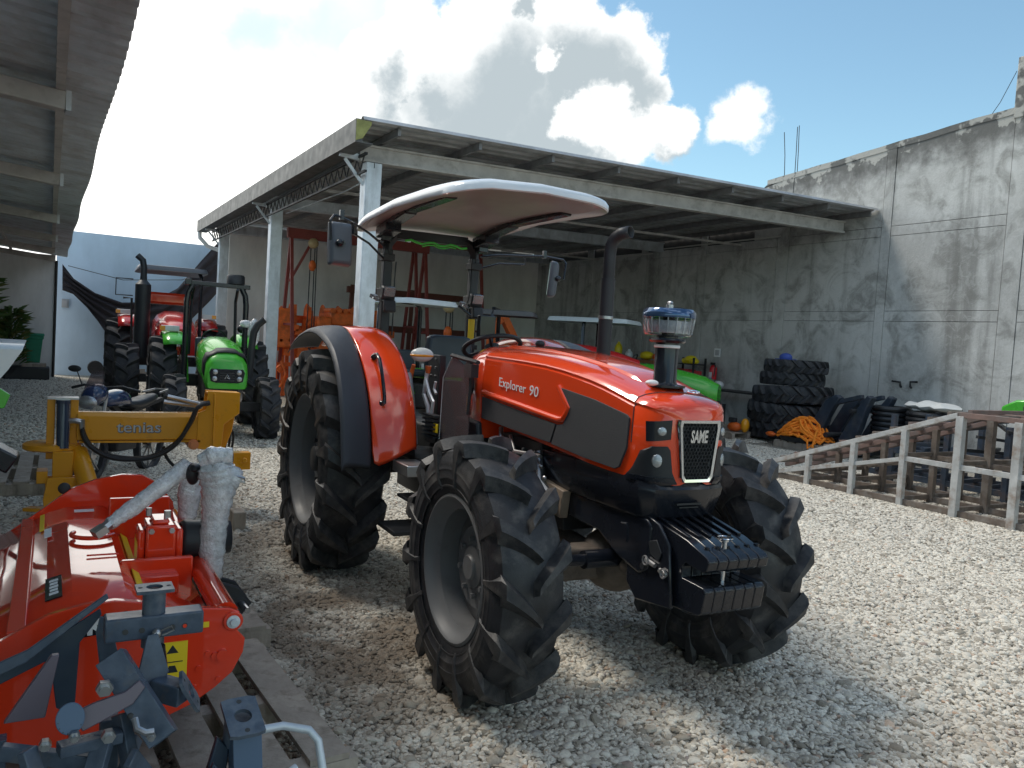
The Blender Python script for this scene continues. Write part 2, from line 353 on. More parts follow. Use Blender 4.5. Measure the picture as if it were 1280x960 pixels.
# hood: x, half width, z bottom, z seam, z crease, z top
def hwx(x): return .350-.115*(max(0, x-1.25)/1.53)**1.35
HT = [(x, hwx(x), zb, zs, zc, zt) for x, zb, zs, zc, zt in ((1.33, 1.220, 1.596, 1.638, 1.672), (1.6, 1.194, 1.590, 1.640, 1.672), (1.8, 1.172, 1.584, 1.634, 1.664), (2.0, 1.152, 1.574, 1.622, 1.649), (2.2, 1.134, 1.555, 1.601, 1.624), (2.4, 1.112, 1.525, 1.572, 1.595), (2.55, 1.099, 1.495, 1.542, 1.56), (2.66, 1.095, 1.465, 1.512, 1.53), (2.74, 1.093, 1.445, 1.49, 1.507))]
def hood_ring(x, g=0):
    hw, zb, zs, zc, zt = interp(HT, x)
    h = [(hw-.03, zb), (hw-.004, zb+.012), (hw+.004, lerp(zb, zs, .5)), (hw, zs-.012), (hw-.007, zs-.006), (hw-.007, zs+.004), (hw-.002, zs+.01), (hw-.02, zs+.032), (hw-.055, zc), (hw-.095, lerp(zc, zt, .45)), (hw*.42, zt-.004), (0, zt)]
    return [(x, -y, z) for y, z in h]+[(x, y, z) for y, z in h[-2::-1]]
b = B(); xs = [1.33, 1.45, 1.6, 1.8, 2.0, 2.15, 2.3, 2.4, 2.5, 2.6, 2.68, 2.74]
b.grid([hood_ring(x) for x in xs])
hood = b.build('hood', RED, RT, ang=28)
def hoodw(x, z):
    hw, zb, zs, zc, zt = interp(HT, x); return hw+.004-.008*abs((z-zb)/(zs-zb)-.5)
def side_patch(name, poly, m, s, off=.010, th=.012, parent=hood):
    b = B(); n = len(poly)
    # finer outline so it follows the bulge
    pts = []
    for (x0, z0), (x1, z1) in zip(poly, poly[1:]+poly[:1]):
        k = max(1, int(math.hypot(x1-x0, z1-z0)/.08))
        pts += [(lerp(x0, x1, i/k), lerp(z0, z1, i/k)) for i in range(k)]
    n = len(pts); a = [(x, s*(hoodw(x, z)+off), z) for x, z in pts]; c = [(x, s*(hoodw(x, z)+off-th), z) for x, z in pts]
    b.add(a+c, [tuple(range(n)), tuple(range(2*n-1, n-1, -1))]+[(i, (i+1) % n, n+(i+1) % n, n+i) for i in range(n)])
    return b.build(name, m, parent, ang=30, bevel=.0015)
for s in (-1, 1):
    side_patch('side_panel', [(2.174, 1.475), (2.458, 1.440), (2.700, 1.392), (2.722, 1.378), (2.718, 1.24), (2.67, 1.14), (2.640, 1.128), (2.394, 1.145), (2.117, 1.174), (2.160, 1.280), (2.215, 1.290), (2.262, 1.371)], MESHP, s)
    side_patch('lower_side_panel', [(1.345, 1.357), (2.148, 1.282), (2.105, 1.178), (1.345, 1.226)], MESHP, s)
    b = B(); P_ = [(1.345, 1.384), (1.55, 1.366), (1.8, 1.343), (2.05, 1.318), (2.165, 1.308), (2.205, 1.316), (2.23, 1.345), (2.252, 1.378), (2.22, 1.41), (2.185, 1.445), (2.15, 1.48)]
    b.tube([(x, s*(hoodw(x, z)+.001), z) for x, z in P_], .018, 12); b.build('swoosh_ridge', RED, hood)
# lettering
def hood_text(body, x, z, size, m, s=-1, **k):
    return text('lettering', body, size, m, hood, (x, s*(hoodw(x, z)+.0045), z), (1 if s < 0 else -1, .09, -.075 if s < 0 else .075), (0, 0, 1), ext=.001, **k)
hood_text('Explorer', 1.685, 1.450, .075, WSTK, shear=.0, sx=1.1); hood_text('90', 1.915, 1.434, .082, WSTK, shear=.1, sx=1.15)
hood_text('Explorer', 1.95, 1.44, .092, WSTK, s=1); hood_text('90', 1.71, 1.452, .098, WSTK, s=1)
# raised ridge on top of hood and marker knob
b = B(); rows = []
for x in (1.30, 1.36, 1.5, 1.8, 2.1, 2.3, 2.45, 2.55, 2.6):
    hw, zb, zs, zc, zt = interp(HT, x); w_ = lerp(.20, .12, (x-1.33)/1.3); e = .0 if x < 1.32 or x > 2.58 else .012
    rows.append([(x, -w_, zt-.02), (x, -w_+.02, zt+e-.004), (x, 0, zt+e+.004), (x, w_-.02, zt+e-.004), (x, w_, zt-.02)])
b.grid(rows); b.build('hood_top_ridge', RED, hood, ang=25)
b = B(); b.ell((1.42, -.02, 1.70), (.035, .03, .022)); b.build('hood_lamp_knob', BLK, RT)
# nose shell: the hood sections carried on and closed round the front face
def nose_ring(x, ky, kt, kb, sq=1.0):
    base = hood_ring(2.74); out = []
    for _, y, z in base:
        k = kt if z > 1.22 else kb
        yy = y*ky; out.append((x-.012*(1-min(1, abs(yy)/.2)) * 0, yy, 1.22+(z-1.22)*k))
    return out
b = B(); b.grid([nose_ring(x, ky, kt, kb) for x, ky, kt, kb in ((2.736, 1, 1, 1), (2.775, .985, .985, 1.0), (2.81, .95, .96, 1.0), (2.84, .89, .93, 1.01), (2.865, .80, .895, 1.02), (2.883, .68, .855, 1.03), (2.896, .53, .80, 1.03), (2.905, .37, .70, 1.02), (2.910, .2, .5, .9), (2.912, .02, .3, .6), (2.912, .0, .0, .0))])
nose = b.build('nose_cowl', RED, RT, ang=50)
b = B(); b.tube([(x+.001, y, z) for x, y, z in hood_ring(2.738)[2:-2]], .0028, 5); b.build('cowl_seam', BLK, nose)
# grille
gx = 2.914
def face_poly(name, pts, m, parent, x0, t, bevel=.004):
    b = B(); b.prism([(y, z) for y, z in pts], (x0, 0, 0), (0, 1, 0), (0, 0, 1), t); return b.build(name, m, parent, bevel=bevel)
gf = [(-.105, 1.385), (.105, 1.385), (.108, 1.36), (.082, 1.135), (.066, 1.115), (-.066, 1.115), (-.082, 1.135), (-.108, 1.36)]
b = B(); O_ = [(y*1.10, lerp(1.25, z, 1.06)) for y, z in gf]; I_ = [(y*.95, lerp(1.25, z, .955)) for y, z in gf]
b.grid([[(gx-.03, y, z) for y, z in O_], [(gx+.014, y, z) for y, z in O_], [(gx+.018, y*.985, lerp(1.25, z, .99)) for y, z in O_], [(gx+.016, y, z) for y, z in I_], [(gx-.002, y*.98, z) for y, z in I_]], cv=True)
fr = b.build('grille_frame', CHROME, nose, ang=30)
gb = face_poly('grille_backing', [(y*.97, lerp(1.25, z, .98)) for y, z in gf], BLK, fr, gx-.02, .02, 0)
b = B(); hx = .0105
for i in range(-9, 10):
    for j in range(0, 18):
        y = i*hx*1.8; z = 1.125+j*hx*1.56*1.0; y += hx*.9 if j % 2 else 0
        lim = lerp(.072, .096, (z-1.125)/.25)
        if abs(y) > lim-.004 or z > 1.375: continue
        for k in range(6):
            a0, a1 = R(60*k+30), R(60*k+90)
            b.bar((gx+.006, y+hx*math.cos(a0), z+hx*math.sin(a0)), (gx+.006, y+hx*math.cos(a1), z+hx*math.sin(a1)), .0045, .006, up=(1, 0, 0))
b.build('honeycomb_mesh', CHAR, fr, smooth=False)
text('lettering', 'SAME', .078, CHROME, fr, (gx+.014, -.004, 1.315), (0, 1, 0), (0, 0, 1), ext=.003, sx=.52, shear=.12, bold=.0025)
# lamps: upper square housings, lower mask with round lamps, both laid on the curved nose
from mathutils.bvhtree import BVHTree
bv = BVHTree.FromPolygons([tuple(v.co) for v in nose.data.vertices], [tuple(p.vertices) for p in nose.data.polygons])
bh = BVHTree.FromPolygons([tuple(v.co) for v in hood.data.vertices], [tuple(p.vertices) for p in hood.data.polygons])
def on_nose(y, z):
    hit = bv.ray_cast(Vector((3.4, y, z)), Vector((-1, 0, 0)))
    if hit[0] is None: hit = bh.ray_cast(Vector((3.4, y, z)), Vector((-1, 0, 0)))
    return (hit[0].x, hit[1] if hit[1].x > 0 else -hit[1]) if hit[0] else (2.76, Vector((.3, math.copysign(.95, y), 0)))
def nose_patch(name, L_, Rr_, m, s, off, sub=8):
    """L_, Rr_: matching inner and outer outlines as lists of (y, z)"""
    b = B(); rows = []; back = []
    def dens(P): 
        o = []
        for (a, c), (d, e) in zip(P, P[1:]):
            for k in range(5): o.append((lerp(a, d, k/5), lerp(c, e, k/5)))
        return o+[P[-1]]
    for (ya, za), (yb, zb) in zip(dens(L_), dens(Rr_)):
        row = []
        for k in range(sub+1):
            y, z = lerp(ya, yb, k/sub), lerp(za, zb, k/sub); x, n_ = on_nose(y, z); row.append((x+off*n_.x, s*(y+off*abs(n_.y)), z+off*n_.z))
        rows.append([(row[0][0]-off-.012, row[0][1], row[0][2])]+row+[(row[-1][0]-off-.02, row[-1][1], row[-1][2])])
    rows = [[(p[0]-off-.012, p[1], p[2]) for p in rows[0]]]+rows+[[(p[0]-off-.012, p[1], p[2]) for p in rows[-1]]]
    b.grid(rows); return b.build(name, m, nose, ang=40)
for s in (-1, 1):
    h = nose_patch('lamp_housing', [(.135, 1.388), (.137, 1.30)], [(.222, 1.376), (.220, 1.285)], BLKG, s, .004)
    x, n_ = on_nose(.175, 1.337); b = B(); b.T = Matrix.Translation((x-.002, s*.175, 1.335)) @ Euler((0, 0, s*R(24))).to_matrix().to_4x4(); b.lathe([(0, .0145), (.012, .0135), (.019, .010), (.022, .004), (.023, 0)], ax='x', n=20); b.build('headlight', LENS, h)
    h = nose_patch('lamp_mask', [(.150, 1.268), (.136, 1.25), (.122, 1.15), (.096, 1.098)], [(.205, 1.264), (.226, 1.24), (.234, 1.14), (.237, 1.092)], BLK, s, .007)
    x, n_ = on_nose(.188, 1.20); b = B(); b.T = Matrix.Translation((x+.002, s*.188, 1.20)) @ Euler((0, 0, s*R(30))).to_matrix().to_4x4(); b.lathe([(0, .014), (.014, .0125), (.022, .008), (.025, 0)], ax='x', n=20); b.v = [(x, y, 1.20+(z-1.20)*1.35) for x, y, z in b.v]; b.build('work_light', LENS, h)
    nose_patch('mask_lip', [(.116, 1.125), (.098, 1.100)], [(.233, 1.125), (.236, 1.096)], BLKG, s, .016)
# black belly under nose
b = B()
def bel(z, k, x0, x1, h): return [(x0, -h, z), (x1-.09, -h, z), (x1-.025, -h*.8, z), (x1, -h*.4, z), (x1, h*.4, z), (x1-.025, h*.8, z), (x1-.09, h, z), (x0, h, z)]
b.loft([bel(1.12, 1, 1.72, 2.885, .232), bel(1.07, 1, 1.74, 2.91, .245), bel(1.04, 1, 1.78, 2.905, .243), bel(.945, 1, 1.98, 2.875, .225), bel(.925, 1, 2.02, 2.86, .215)])
b.build('belly_panel', BLKG, RT, bevel=.008)
b = B(); b.bb(2.90, 2.912, -.09, .05, 1.0, 1.008); b.bb(2.895, 2.907, -.07, .04, .985, .99); b.build('panel_recess', BLK, RT)
# front casting & axle
b = B(); b.prism([(1.9, .93), (2.84, .93), (2.88, .90), (2.87, .70), (2.80, .66), (2.62, .70), (2.45, .78), (1.9, .80)], (0, .20, 0), (1, 0, 0), (0, 0, 1), .40); b.build('front_support', BLKG, RT, bevel=.015)
b = B(); b.tube([(2.70, -.235, .88), (2.74, -.235, .885), (2.75, -.235, .86), (2.75, -.235, .80)], .006, 6); b.build('latch_handle', BLKG, RT)
b = B(); b.bar((2.34, -.62, .60), (2.34, .62, .60), .15, .16); b.cyl((2.34, -.56, .60), (2.34, -.69, .60), .13); b.cyl((2.34, .56, .60), (2.34, .69, .60), .13); b.ell((2.34, 0, .60), (.2, .19, .17)); b.cyl((2.36, -.1, .62), (1.6, -.1, .66), .045); b.build('front_axle', CASTI, RT, bevel=.015)
b = B(); b.cyl((2.52, -.6, .66), (2.52, .6, .66), .03); b.bar((2.45, -.55, .63), (2.35, -.60, .63), .06, .05); b.cyl((2.52, -.32, .66), (2.52, .32, .66), .045); b.build('steering_cylinder', BLKG, RT)
for s in (-1, 1): b = B(); b.ell((2.34, s*.60, .60), (.11, .1, .15)); b.build('axle_knuckle', DIRTB, RT)
b = B(); b.ell((2.72, -.12, .68), (.05, .06, .05)); b.ell((2.60, -.05, .63), (.09, .1, .05)); b.ell((2.48, .05, .62), (.07, .12, .05)); b.build('axle_pivot', CASTI, RT)
# engine & transmission
b = B(); b.bb(1.35, 2.1, -.19, .19, .70, 1.12); b.bb(1.42, 1.9, -.24, -.17, .95, 1.15); b.cyl((1.5, -.26, 1.02), (1.5, -.26, .86), .05); b.cyl((1.75, -.24, .98), (1.95, -.24, .98), .045); b.bb(1.95, 2.3, -.16, .16, .8, 1.1)
for k in range(5): b.cyl((1.4+k*.13, -.2, 1.06), (1.4+k*.13, -.30, 1.1), .012, n=8)
b.build('engine', DIRTB, RT, bevel=.01)
b = B(); b.tube([(1.45, -.27, 1.18), (1.55, -.31, 1.05), (1.62, -.3, .9), (1.8, -.27, .84)], .014, 8); b.tube([(1.6, -.28, 1.15), (1.75, -.33, 1.08), (2.0, -.3, 1.09)], .011, 8); b.tube([(1.9, -.25, 1.1), (1.98, -.28, .95), (2.12, -.25, .86)], .02, 8); b.tube([(1.35, -.3, 1.05), (1.6, -.33, .98), (1.85, -.3, 1.0)], .009, 8)
for k in range(9): b.ell((1.5+k*.08, -.28-.02*(k % 2), .93+.05*((k*7) % 4)), (.016, .012, .014), 8, 6)
b.build('engine_pipes', STEEL, RT)
b = B(); b.bb(.15, 1.4, -.2, .2, .55, 1.0); b.bb(-.4, .3, -.26, .26, .5, 1.05); b.bar((0, -.75, .775), (0, .75, .775), .2, .2); b.build('transmission', DIRTB, RT, bevel=.02)
b = B(); b.prism([(1.96, .96), (2.18, .93), (2.16, .78), (1.9, .82)], (0, -.20, 0), (1, 0, 0), (0, 0, 1), .05); b.build('tan_bracket', mat('tan_primer', (.25, .19, .14), .6, noise=.2), RT, bevel=.006)
b = B(); b.bb(1.62, 2.12, -.30, -.23, .86, .868); b.bb(1.62, 2.12, -.306, -.30, .78, .868); b.build('side_bracket', DIRTB, RT)
# weights: six suitcase plates in a carrier
wt = [(2.80, .935), (3.08, .885), (3.20, .842), (3.215, .825), (3.205, .785), (3.185, .772), (3.08, .785), (3.06, .77), (3.06, .715), (3.19, .71), (3.205, .695), (3.19, .60), (3.17, .585), (2.80, .555)]
for k in range(6):
    y0 = -.160+k*.057; b = B(); b.prism([(x+.012 if x > 3.1 else x, z) for x, z in wt], (0, y0+.0555, 0), (1, 0, 0), (0, 0, 1), .055)
    w_ = b.build('suitcase_weight', BLKG, RT, bevel=.005)
for k in range(6):
    b = B(); y0 = -.160+k*.057; b.bar((2.83, y0+.024, .938), (3.07, y0+.024, .893), .022, .012); b.build('weight_grip', BLKG, RT, bevel=.003)
    b = B(); b.cyl((3.15, y0+.052, .82), (3.15, y0+.052, .868), .012, n=12); b.build('weight_locating_lug', BLKG, RT)
b = B(); b.prism([(2.70, .93), (2.80, .955), (2.92, .92), (3.0, .84), (3.02, .70), (3.04, .57), (2.78, .535), (2.70, .60)], (0, -.172, 0), (1, 0, 0), (0, 0, 1), .02); b.bb(2.70, 2.80, -.17, .17, .60, .93); b.build('weight_carrier', BLKG, RT, bevel=.008)
b = B(); b.prism([(2.86, .83), (2.92, .85), (2.96, .80), (2.94, .755), (2.88, .775)], (0, -.193, 0), (1, 0, 0), (0, 0, 1), .006); b.build('carrier_plate', BLK, RT, bevel=.003)
b = B(); b.cyl((2.84, -.19, .71), (2.84, -.21, .71), .016, n=10); b.build('carrier_bolt', BLK, RT)
b = B(); b.tube([(2.86, -.205, .745), (2.93, -.205, .735)], .011, 8); b.tube([(2.965, -.205, .725), (3.01, -.205, .715)], .012, 8); b.tube(arc((3.0, -.215, .72), .02, 0, 330, 12), .004, 6); b.tube(arc((2.87, -.215, .745), .02, 0, 330, 12), .004, 6); b.build('locking_pin', STEEL, RT)
b = B(); b.cyl((3.15, -.01, .60), (3.15, -.01, .90), .0125, n=12); b.cyl((3.15, -.01, .89), (3.15, -.01, .905), .018, n=12); b.tube(arc((3.15, -.01, .905), .033, 0, 360, 20, 'xy'), .0035, 6, caps=False); b.build('hitch_pin', CHROME, RT)
# rear cowl of hood / dashboard
DC = [(.74, .16, 1.20, 1.56), (.85, .24, 1.16, 1.62), (1.0, .30, 1.13, 1.655), (1.15, .325, 1.115, 1.672), (1.318, .345, 1.10, 1.672)]
b = B(); rows = []
for x, hw, zb, zt in DC:
    h = [(hw-.02, zb), (hw, zb+.05), (hw+.006, lerp(zb, zt, .5)), (hw-.004, zt-.11), (hw-.03, zt-.06), (hw-.09, zt-.015), (hw*.5, zt+.0), (0, zt+.006)]
    rows.append([(x, -y, z) for y, z in h]+[(x, y, z) for y, z in h[-2::-1]])
b.loft(rows); b.build('dashboard_cowl', RED, RT, ang=40)
b = B(); b.bb(.99, 1.30, -.375, .375, 1.05, 1.20); b.prism([(1.0, 1.2), (1.33, 1.2), (1.36, 1.1), (1.30, .98), (1.02, 1.0)], (0, -.34, 0), (1, 0, 0), (0, 0, 1), .04); b.build('cowl_base', BLK, RT, bevel=.015)
b = B(); b.bb(1.12, 1.15, -.362, -.350, 1.24, 1.38); b.build('warning_sticker', YSTK, RT, bevel=.003)
b = B(); b.prism([(1.06, 1.5), (1.10, 1.58), (1.16, 1.58), (1.20, 1.40), (1.15, 1.33), (1.12, 1.36)], (0, -.345, 0), (1, 0, 0), (0, 0, 1), .02); b.build('cowl_vent', BLK, RT, bevel=.005)
b = B(); b.tube(arc((0, 0, 0), .2, 0, 360, 36, 'xy'), .016, 8, caps=False); b.cyl((0, 0, -.03), (0, 0, .01), .05)
for q in (90, 210, 330): b.tube([(0, 0, -.01), (.19*math.cos(R(q)), .19*math.sin(R(q)), 0)], .01, 6)
b.build('steering_wheel', BLK, RT, loc=(.70, .0, 1.66), rot=(0, R(-24), 0))
b = B(); b.cyl((.95, 0, 1.45), (.70, 0, 1.65), .03); b.build('steering_column', BLK, RT)
# smoked splash shield with its arm
b = B(); b.prism([(.84, 1.03), (1.30, 1.08), (1.30, 1.50), (1.04, 1.585), (.99, 1.575), (.855, 1.44)], (0, -.415, 0), (1, 0, 0), (0, 0, 1), .006)
sh = b.build('splash_shield', SMOKE, RT)
b = B(); b.tube([(1.0, -.425, 1.592), (1.24, -.425, 1.575), (1.40, -.425, 1.565)], .014, 8); b.tube([(1.30, -.425, 1.56), (1.30, -.42, 1.40), (1.28, -.42, 1.24)], .01, 8); b.bb(1.26, 1.36, -.45, -.40, 1.47, 1.55); b.build('shield_arm', BLK, sh)
b = B(); b.tube([(.85, -.42, 1.03), (.86, -.42, 1.44), (.985, -.42, 1.575)], .004, 6); b.build('shield_edge', WHT, sh)
b = B(); b.bb(.80, .87, -.45, -.44, 1.07, 1.13); b.build('warning_sticker', YSTK, RT, bevel=.003)
# operator platform, seat and controls
b = B(); b.bb(.25, 1.3, -.55, .55, .86, .90); b.bb(.8, 1.25, -.42, -.3, .9, 1.05); b.bb(1.2, 1.26, -.36, .36, .9, 1.2); b.build('platform', BLK, RT, bevel=.01)
b = B()
for k in range(6): b.bb(.62, .84, -.46, -.40, 1.03+.028*k, 1.042+.028*k)
b.build('bellows', BLK, RT)
b = B(); b.loft([[(x-.04*z, y*k+.03, z*k+1.56) for y, z in ((-.18, -.17), (.18, -.17), (.2, 0), (.175, .15), (.12, .165), (-.12, .165), (-.175, .15), (-.2, 0))] for x, k in ((-.2, .9), (-.19, 1), (-.12, 1), (-.10, .93), (-.105, .6))]); b.build('seat_backrest', mat('seat_vinyl', (.035, .05, .065), .35, rvar=.05), RT, bevel=.012)
b = B(); b.ell((.06, .03, 1.30), (.22, .22, .07), 20, 10); b.build('seat_cushion', BLK, RT)
b = B(); b.bb(-.15, .15, -.1, .16, .95, 1.24); b.build('seat_suspension', BLK, RT, bevel=.01)
b = B(); b.bb(.34, .56, -.33, -.28, .95, 1.58); b.bb(.3, .5, -.28, -.12, .95, 1.4); b.build('console_box', BLK, RT, bevel=.006)
for i in range(2):
    for j in range(3): b = B(); b.cyl((.40+.09*i, -.33, 1.55-.06*j), (.40+.09*i, -.337, 1.55-.06*j), .008, n=8); b.build('console_bolt', STEEL, RT)
b = B(); b.tube([(.52, -.40, 1.48), (.50, -.40, 1.40), (.47, -.40, 1.30), (.56, -.40, 1.22), (.57, -.40, 1.17)], .013, 8, flat=1.6); b.tube([(.52, -.41, 1.40), (.60, -.41, 1.31), (.68, -.41, 1.26), (.66, -.41, 1.18)], .012, 8, flat=1.6); b.tube([(.68, -.4, 1.40), (.66, -.4, 1.35), (.70, -.4, 1.32)], .01, 8); b.build('control_lever', GALV, RT)
b = B(); b.tube([(.53, -.40, 1.50), (.525, -.40, 1.45)], [.022, .016], 10); b.build('lever_knob', ORG, RT)
b = B(); b.tube([(.40, -.46, 1.50), (.37, -.47, 1.40)], [.014, .018], 10); b.build('lever_knob', ORG, RT)
b = B(); b.ell((.50, -.44, 1.575), (.05, .085, .05), 20, 12); l_ = b.build('side_lamp', mat('lamp_white', (.7, .7, .68), .2, coat=.4), RT)
b = B(); b.ell((.502, -.442, 1.57), (.052, .087, .020), 20, 12); b.build('amber_band', AMBER, l_)
b = B(); b.tube([(.36, -.5, 1.42), (.44, -.5, 1.25), (.52, -.5, 1.05), (.55, -.5, .95)], .04, 10, flat=1.5); b.build('lever_cover', mat('pale_grey_plastic', (.42, .45, .5), .4), RT)
# fenders
def fender(s):
    P_in = [(-.62, 1.60), (-.45, 1.70), (-.166, 1.722), (.10, 1.715), (.26, 1.68), (.496, 1.564), (.66, 1.43), (.76, 1.29), (.825, 1.15), (.862, .965)]
    P_bd = [(-.64, 1.56), (-.50, 1.66), (-.15, 1.735), (.06, 1.745), (.22, 1.70), (.48, 1.562), (.66, 1.40), (.77, 1.22), (.84, 1.05), (.88, .825)]
    P_out = [(-.78, 1.53), (-.58, 1.64), (-.2, 1.715), (.05, 1.72), (.257, 1.684), (.481, 1.635), (.66, 1.53), (.80, 1.36), (.885, 1.18), (.955, .845)]
    b = B(); rows = []
    for t, (pa, pb) in ((0, (P_in, P_in)),):
        rows.append([(x-.05, s*.56, z-.05) for x, z in P_in])
    for t in (0, .15, .4, .7, 1):
        bul = .030*math.sin(math.pi*min(1, t*1.0+.12))
        row = []
        for (x0, z0), (x1, z1) in zip(P_in, P_bd):
            x, z = lerp(x0, x1, t), lerp(z0, z1, t); q = math.atan2(z-.8, x); row.append((x+bul*math.cos(q), s*lerp(.585, .885, t), z+bul*math.sin(q)))
        rows.append(row)
    b.grid(rows); f = b.build('fender', RED, RT, ang=60, solid=.008, sub=1)
    b = B(); b.grid([[(x-.01, s*.885, z-.006) for x, z in P_bd], [(x+.012, s*.893, z+.01) for x, z in P_bd], [(lerp(x0, x1, .55)+.008, s*1.0, lerp(z0, z1, .55)+.012) for (x0, z0), (x1, z1) in zip(P_bd, P_out)], [(x, s*1.085, z+.004) for x, z in P_out], [(x-.015, s*1.10, z-.03) for x, z in P_out], [(x-.03, s*1.085, z-.035) for x, z in P_out]])
    b.build('fender_extension', FEND, f, ang=50, solid=.006, sub=1)
    b = B(); pts = [(.50, 1.545), (.56, 1.54)]
    Q = [(.52, 1.56), (.575, 1.565), (.64, 1.535), (.72, 1.42), (.775, 1.31), (.785, 1.26), (.745, 1.245)]
    b.tube([(x+.03, s*.80, z+.0) for x, z in Q], .012, 10); b.ell((.545, s*.80, 1.545), (.025, .022, .022)); b.ell((.765, s*.80, 1.25), (.025, .022, .022)); b.build('grab_handle', BLKG, f)
    b = B(); b.grid([[(x-.06, s*.57, z-.06) for x, z in P_in], [(x*.6, s*.55, .9) for x, z in P_in]]); b.build('fender_inner_wall', BLK, f, solid=.006)
for s in (-1, 1): fender(s)
# step
b = B(); b.bb(.86, 1.14, -.74, -.58, .83, .90); b.build('fender_bracket', STEEL, RT, bevel=.006)
b = B(); b.bb(.80, 1.12, -.80, -.52, .46, .49); b.bar((.85, -.55, .49), (.85, -.5, .9), .03, .05); b.bar((1.08, -.55, .49), (1.08, -.5, .9), .03, .05); b.bb(.86, 1.1, -.7, -.5, .66, .68); b.build('step', DIRTB, RT, bevel=.005)
# ROPS
for s, y in ((-1, -.37), (1, .41)):
    b = B(); b.bar((-.60, y, .95), (-.60, y, 2.40), .075, .075, up=(1, 0, 0)); b.build('rops_post', BLK, RT, bevel=.008)
    b = B(); b.tube([(-.60, y, 2.35), (-.60, y, 2.44), (-.60, y-s*.05, 2.51), (-.60, y-s*.12, 2.535)], .045, 4); b.build('rops_bend', BLK, RT, bevel=.006)
    for q_ in ((-.66, -.54, y-.05, y+.05, 2.30, 2.36), (-.67, -.53, y-.055, y+.055, 1.98, 2.08), (-.64, -.56, y-.06, y+.06, 1.62, 1.66)): b = B(); b.bb(*q_); b.build('rops_clamp', DIRTB, RT, bevel=.006)
    b = B(); b.tube([(-.545, y-s*.06, 2.30), (-.53, y-s*.05, 2.15), (-.55, y-s*.06, 2.0), (-.54, y-s*.055, 1.7)], .006, 6); b.build('cable', BLK, RT)
    b = B(); b.box((-.47, y-.02, 2.04), (.07, .11, .10), (0, 20, 0)); b.box((-.45, y-.01, 1.93), (.05, .10, .10), (0, -15, 0)); wl = b.build('work_lamp', CHAR, RT, bevel=.012)
    b = B(); b.box((-.43, y-.02, 2.045), (.012, .09, .075), (0, 20, 0)); b.box((-.50, y-.12, 2.0), (.05, .06, .03), (0, 20, 30)); b.tube([(-.5, y-.05, 1.98), (-.44, y-.12, 1.97), (-.42, y-.16, 1.99)], .008, 6); b.build('lamp_glass', LENS, wl)
b = B(); b.bb(-.585, -.555, .375, .43, 1.70, 1.88); b.build('warning_sticker', YSTK, RT, bevel=.003)
b = B(); b.bar((-.60, -.30, 2.53), (-.60, .33, 2.535), .075, .075); b.build('rops_crossbar', BLK, RT, bevel=.008)
b = B(); pts = [(-.52, -.25+.05*i, 2.475+.012*math.sin(i*1.7)) for i in range(12)]; b.tube(pts, .010, 6); b.tube([(x, y, z-.02) for x, y, z in pts[3:10]], .006, 6); b.build('green_strap', mat('green_strap', (.1, .6, .1), .6), RT)
# canopy
def can_z(x, y):
    u = (x-.28)/1.02; v = y/.62
    return 2.725-.06*max(0, -u)**2.2*1.0-.045*max(0, u)**2-.075*abs(v)**3-.05*max(0, -u-.55)
def can_ring(k, dz, ex=0):
    out = []; n = 64
    for i in range(n):
        q = 2*math.pi*i/n; c, s_ = math.cos(q), math.sin(q); e = 2/9.0
        x = .26+(1.07*k+ex)*math.copysign(abs(c)**e, c); y = -.035+(.60*k+ex)*math.copysign(abs(s_)**e, s_)
        if x > .28: x += .07*(1-((y+.035)/.63)**2)*k
        out.append((x, y, can_z(x, y)+dz))
    return out
b = B(); b.loft([can_ring(.05, -.036), can_ring(.5, -.036), can_ring(.80, -.034), can_ring(.93, -.04), can_ring(.975, -.045), can_ring(.99, -.05), can_ring(1.0, -.042), can_ring(1.0, -.012), can_ring(.985, .006), can_ring(.94, .016), can_ring(.8, .024), can_ring(.4, .034), can_ring(.05, .038)])
cano = b.build('canopy_roof', mat('canopy_white', (.72, .75, .78), .18, coat=.5, rvar=.04), RT, ang=50)
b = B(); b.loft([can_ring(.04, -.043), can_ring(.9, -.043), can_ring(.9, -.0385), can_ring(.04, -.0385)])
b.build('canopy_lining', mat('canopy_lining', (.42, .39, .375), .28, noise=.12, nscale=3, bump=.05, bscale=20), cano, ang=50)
for y in (-.42, .44):
    b = B(); b.bar((-.62, y, 2.55), (.05, y, 2.63), .10, .05); b.bar((.0, y, 2.63), (.85, y*1.02, 2.63), .085, .035); b.box((-.45, y, 2.53), (.26, .13, .07), (0, -8, 0)); b.box((-.55, y, 2.5), (.14, .09, .1)); b.build('canopy_bracket', BLKG, RT, bevel=.008)
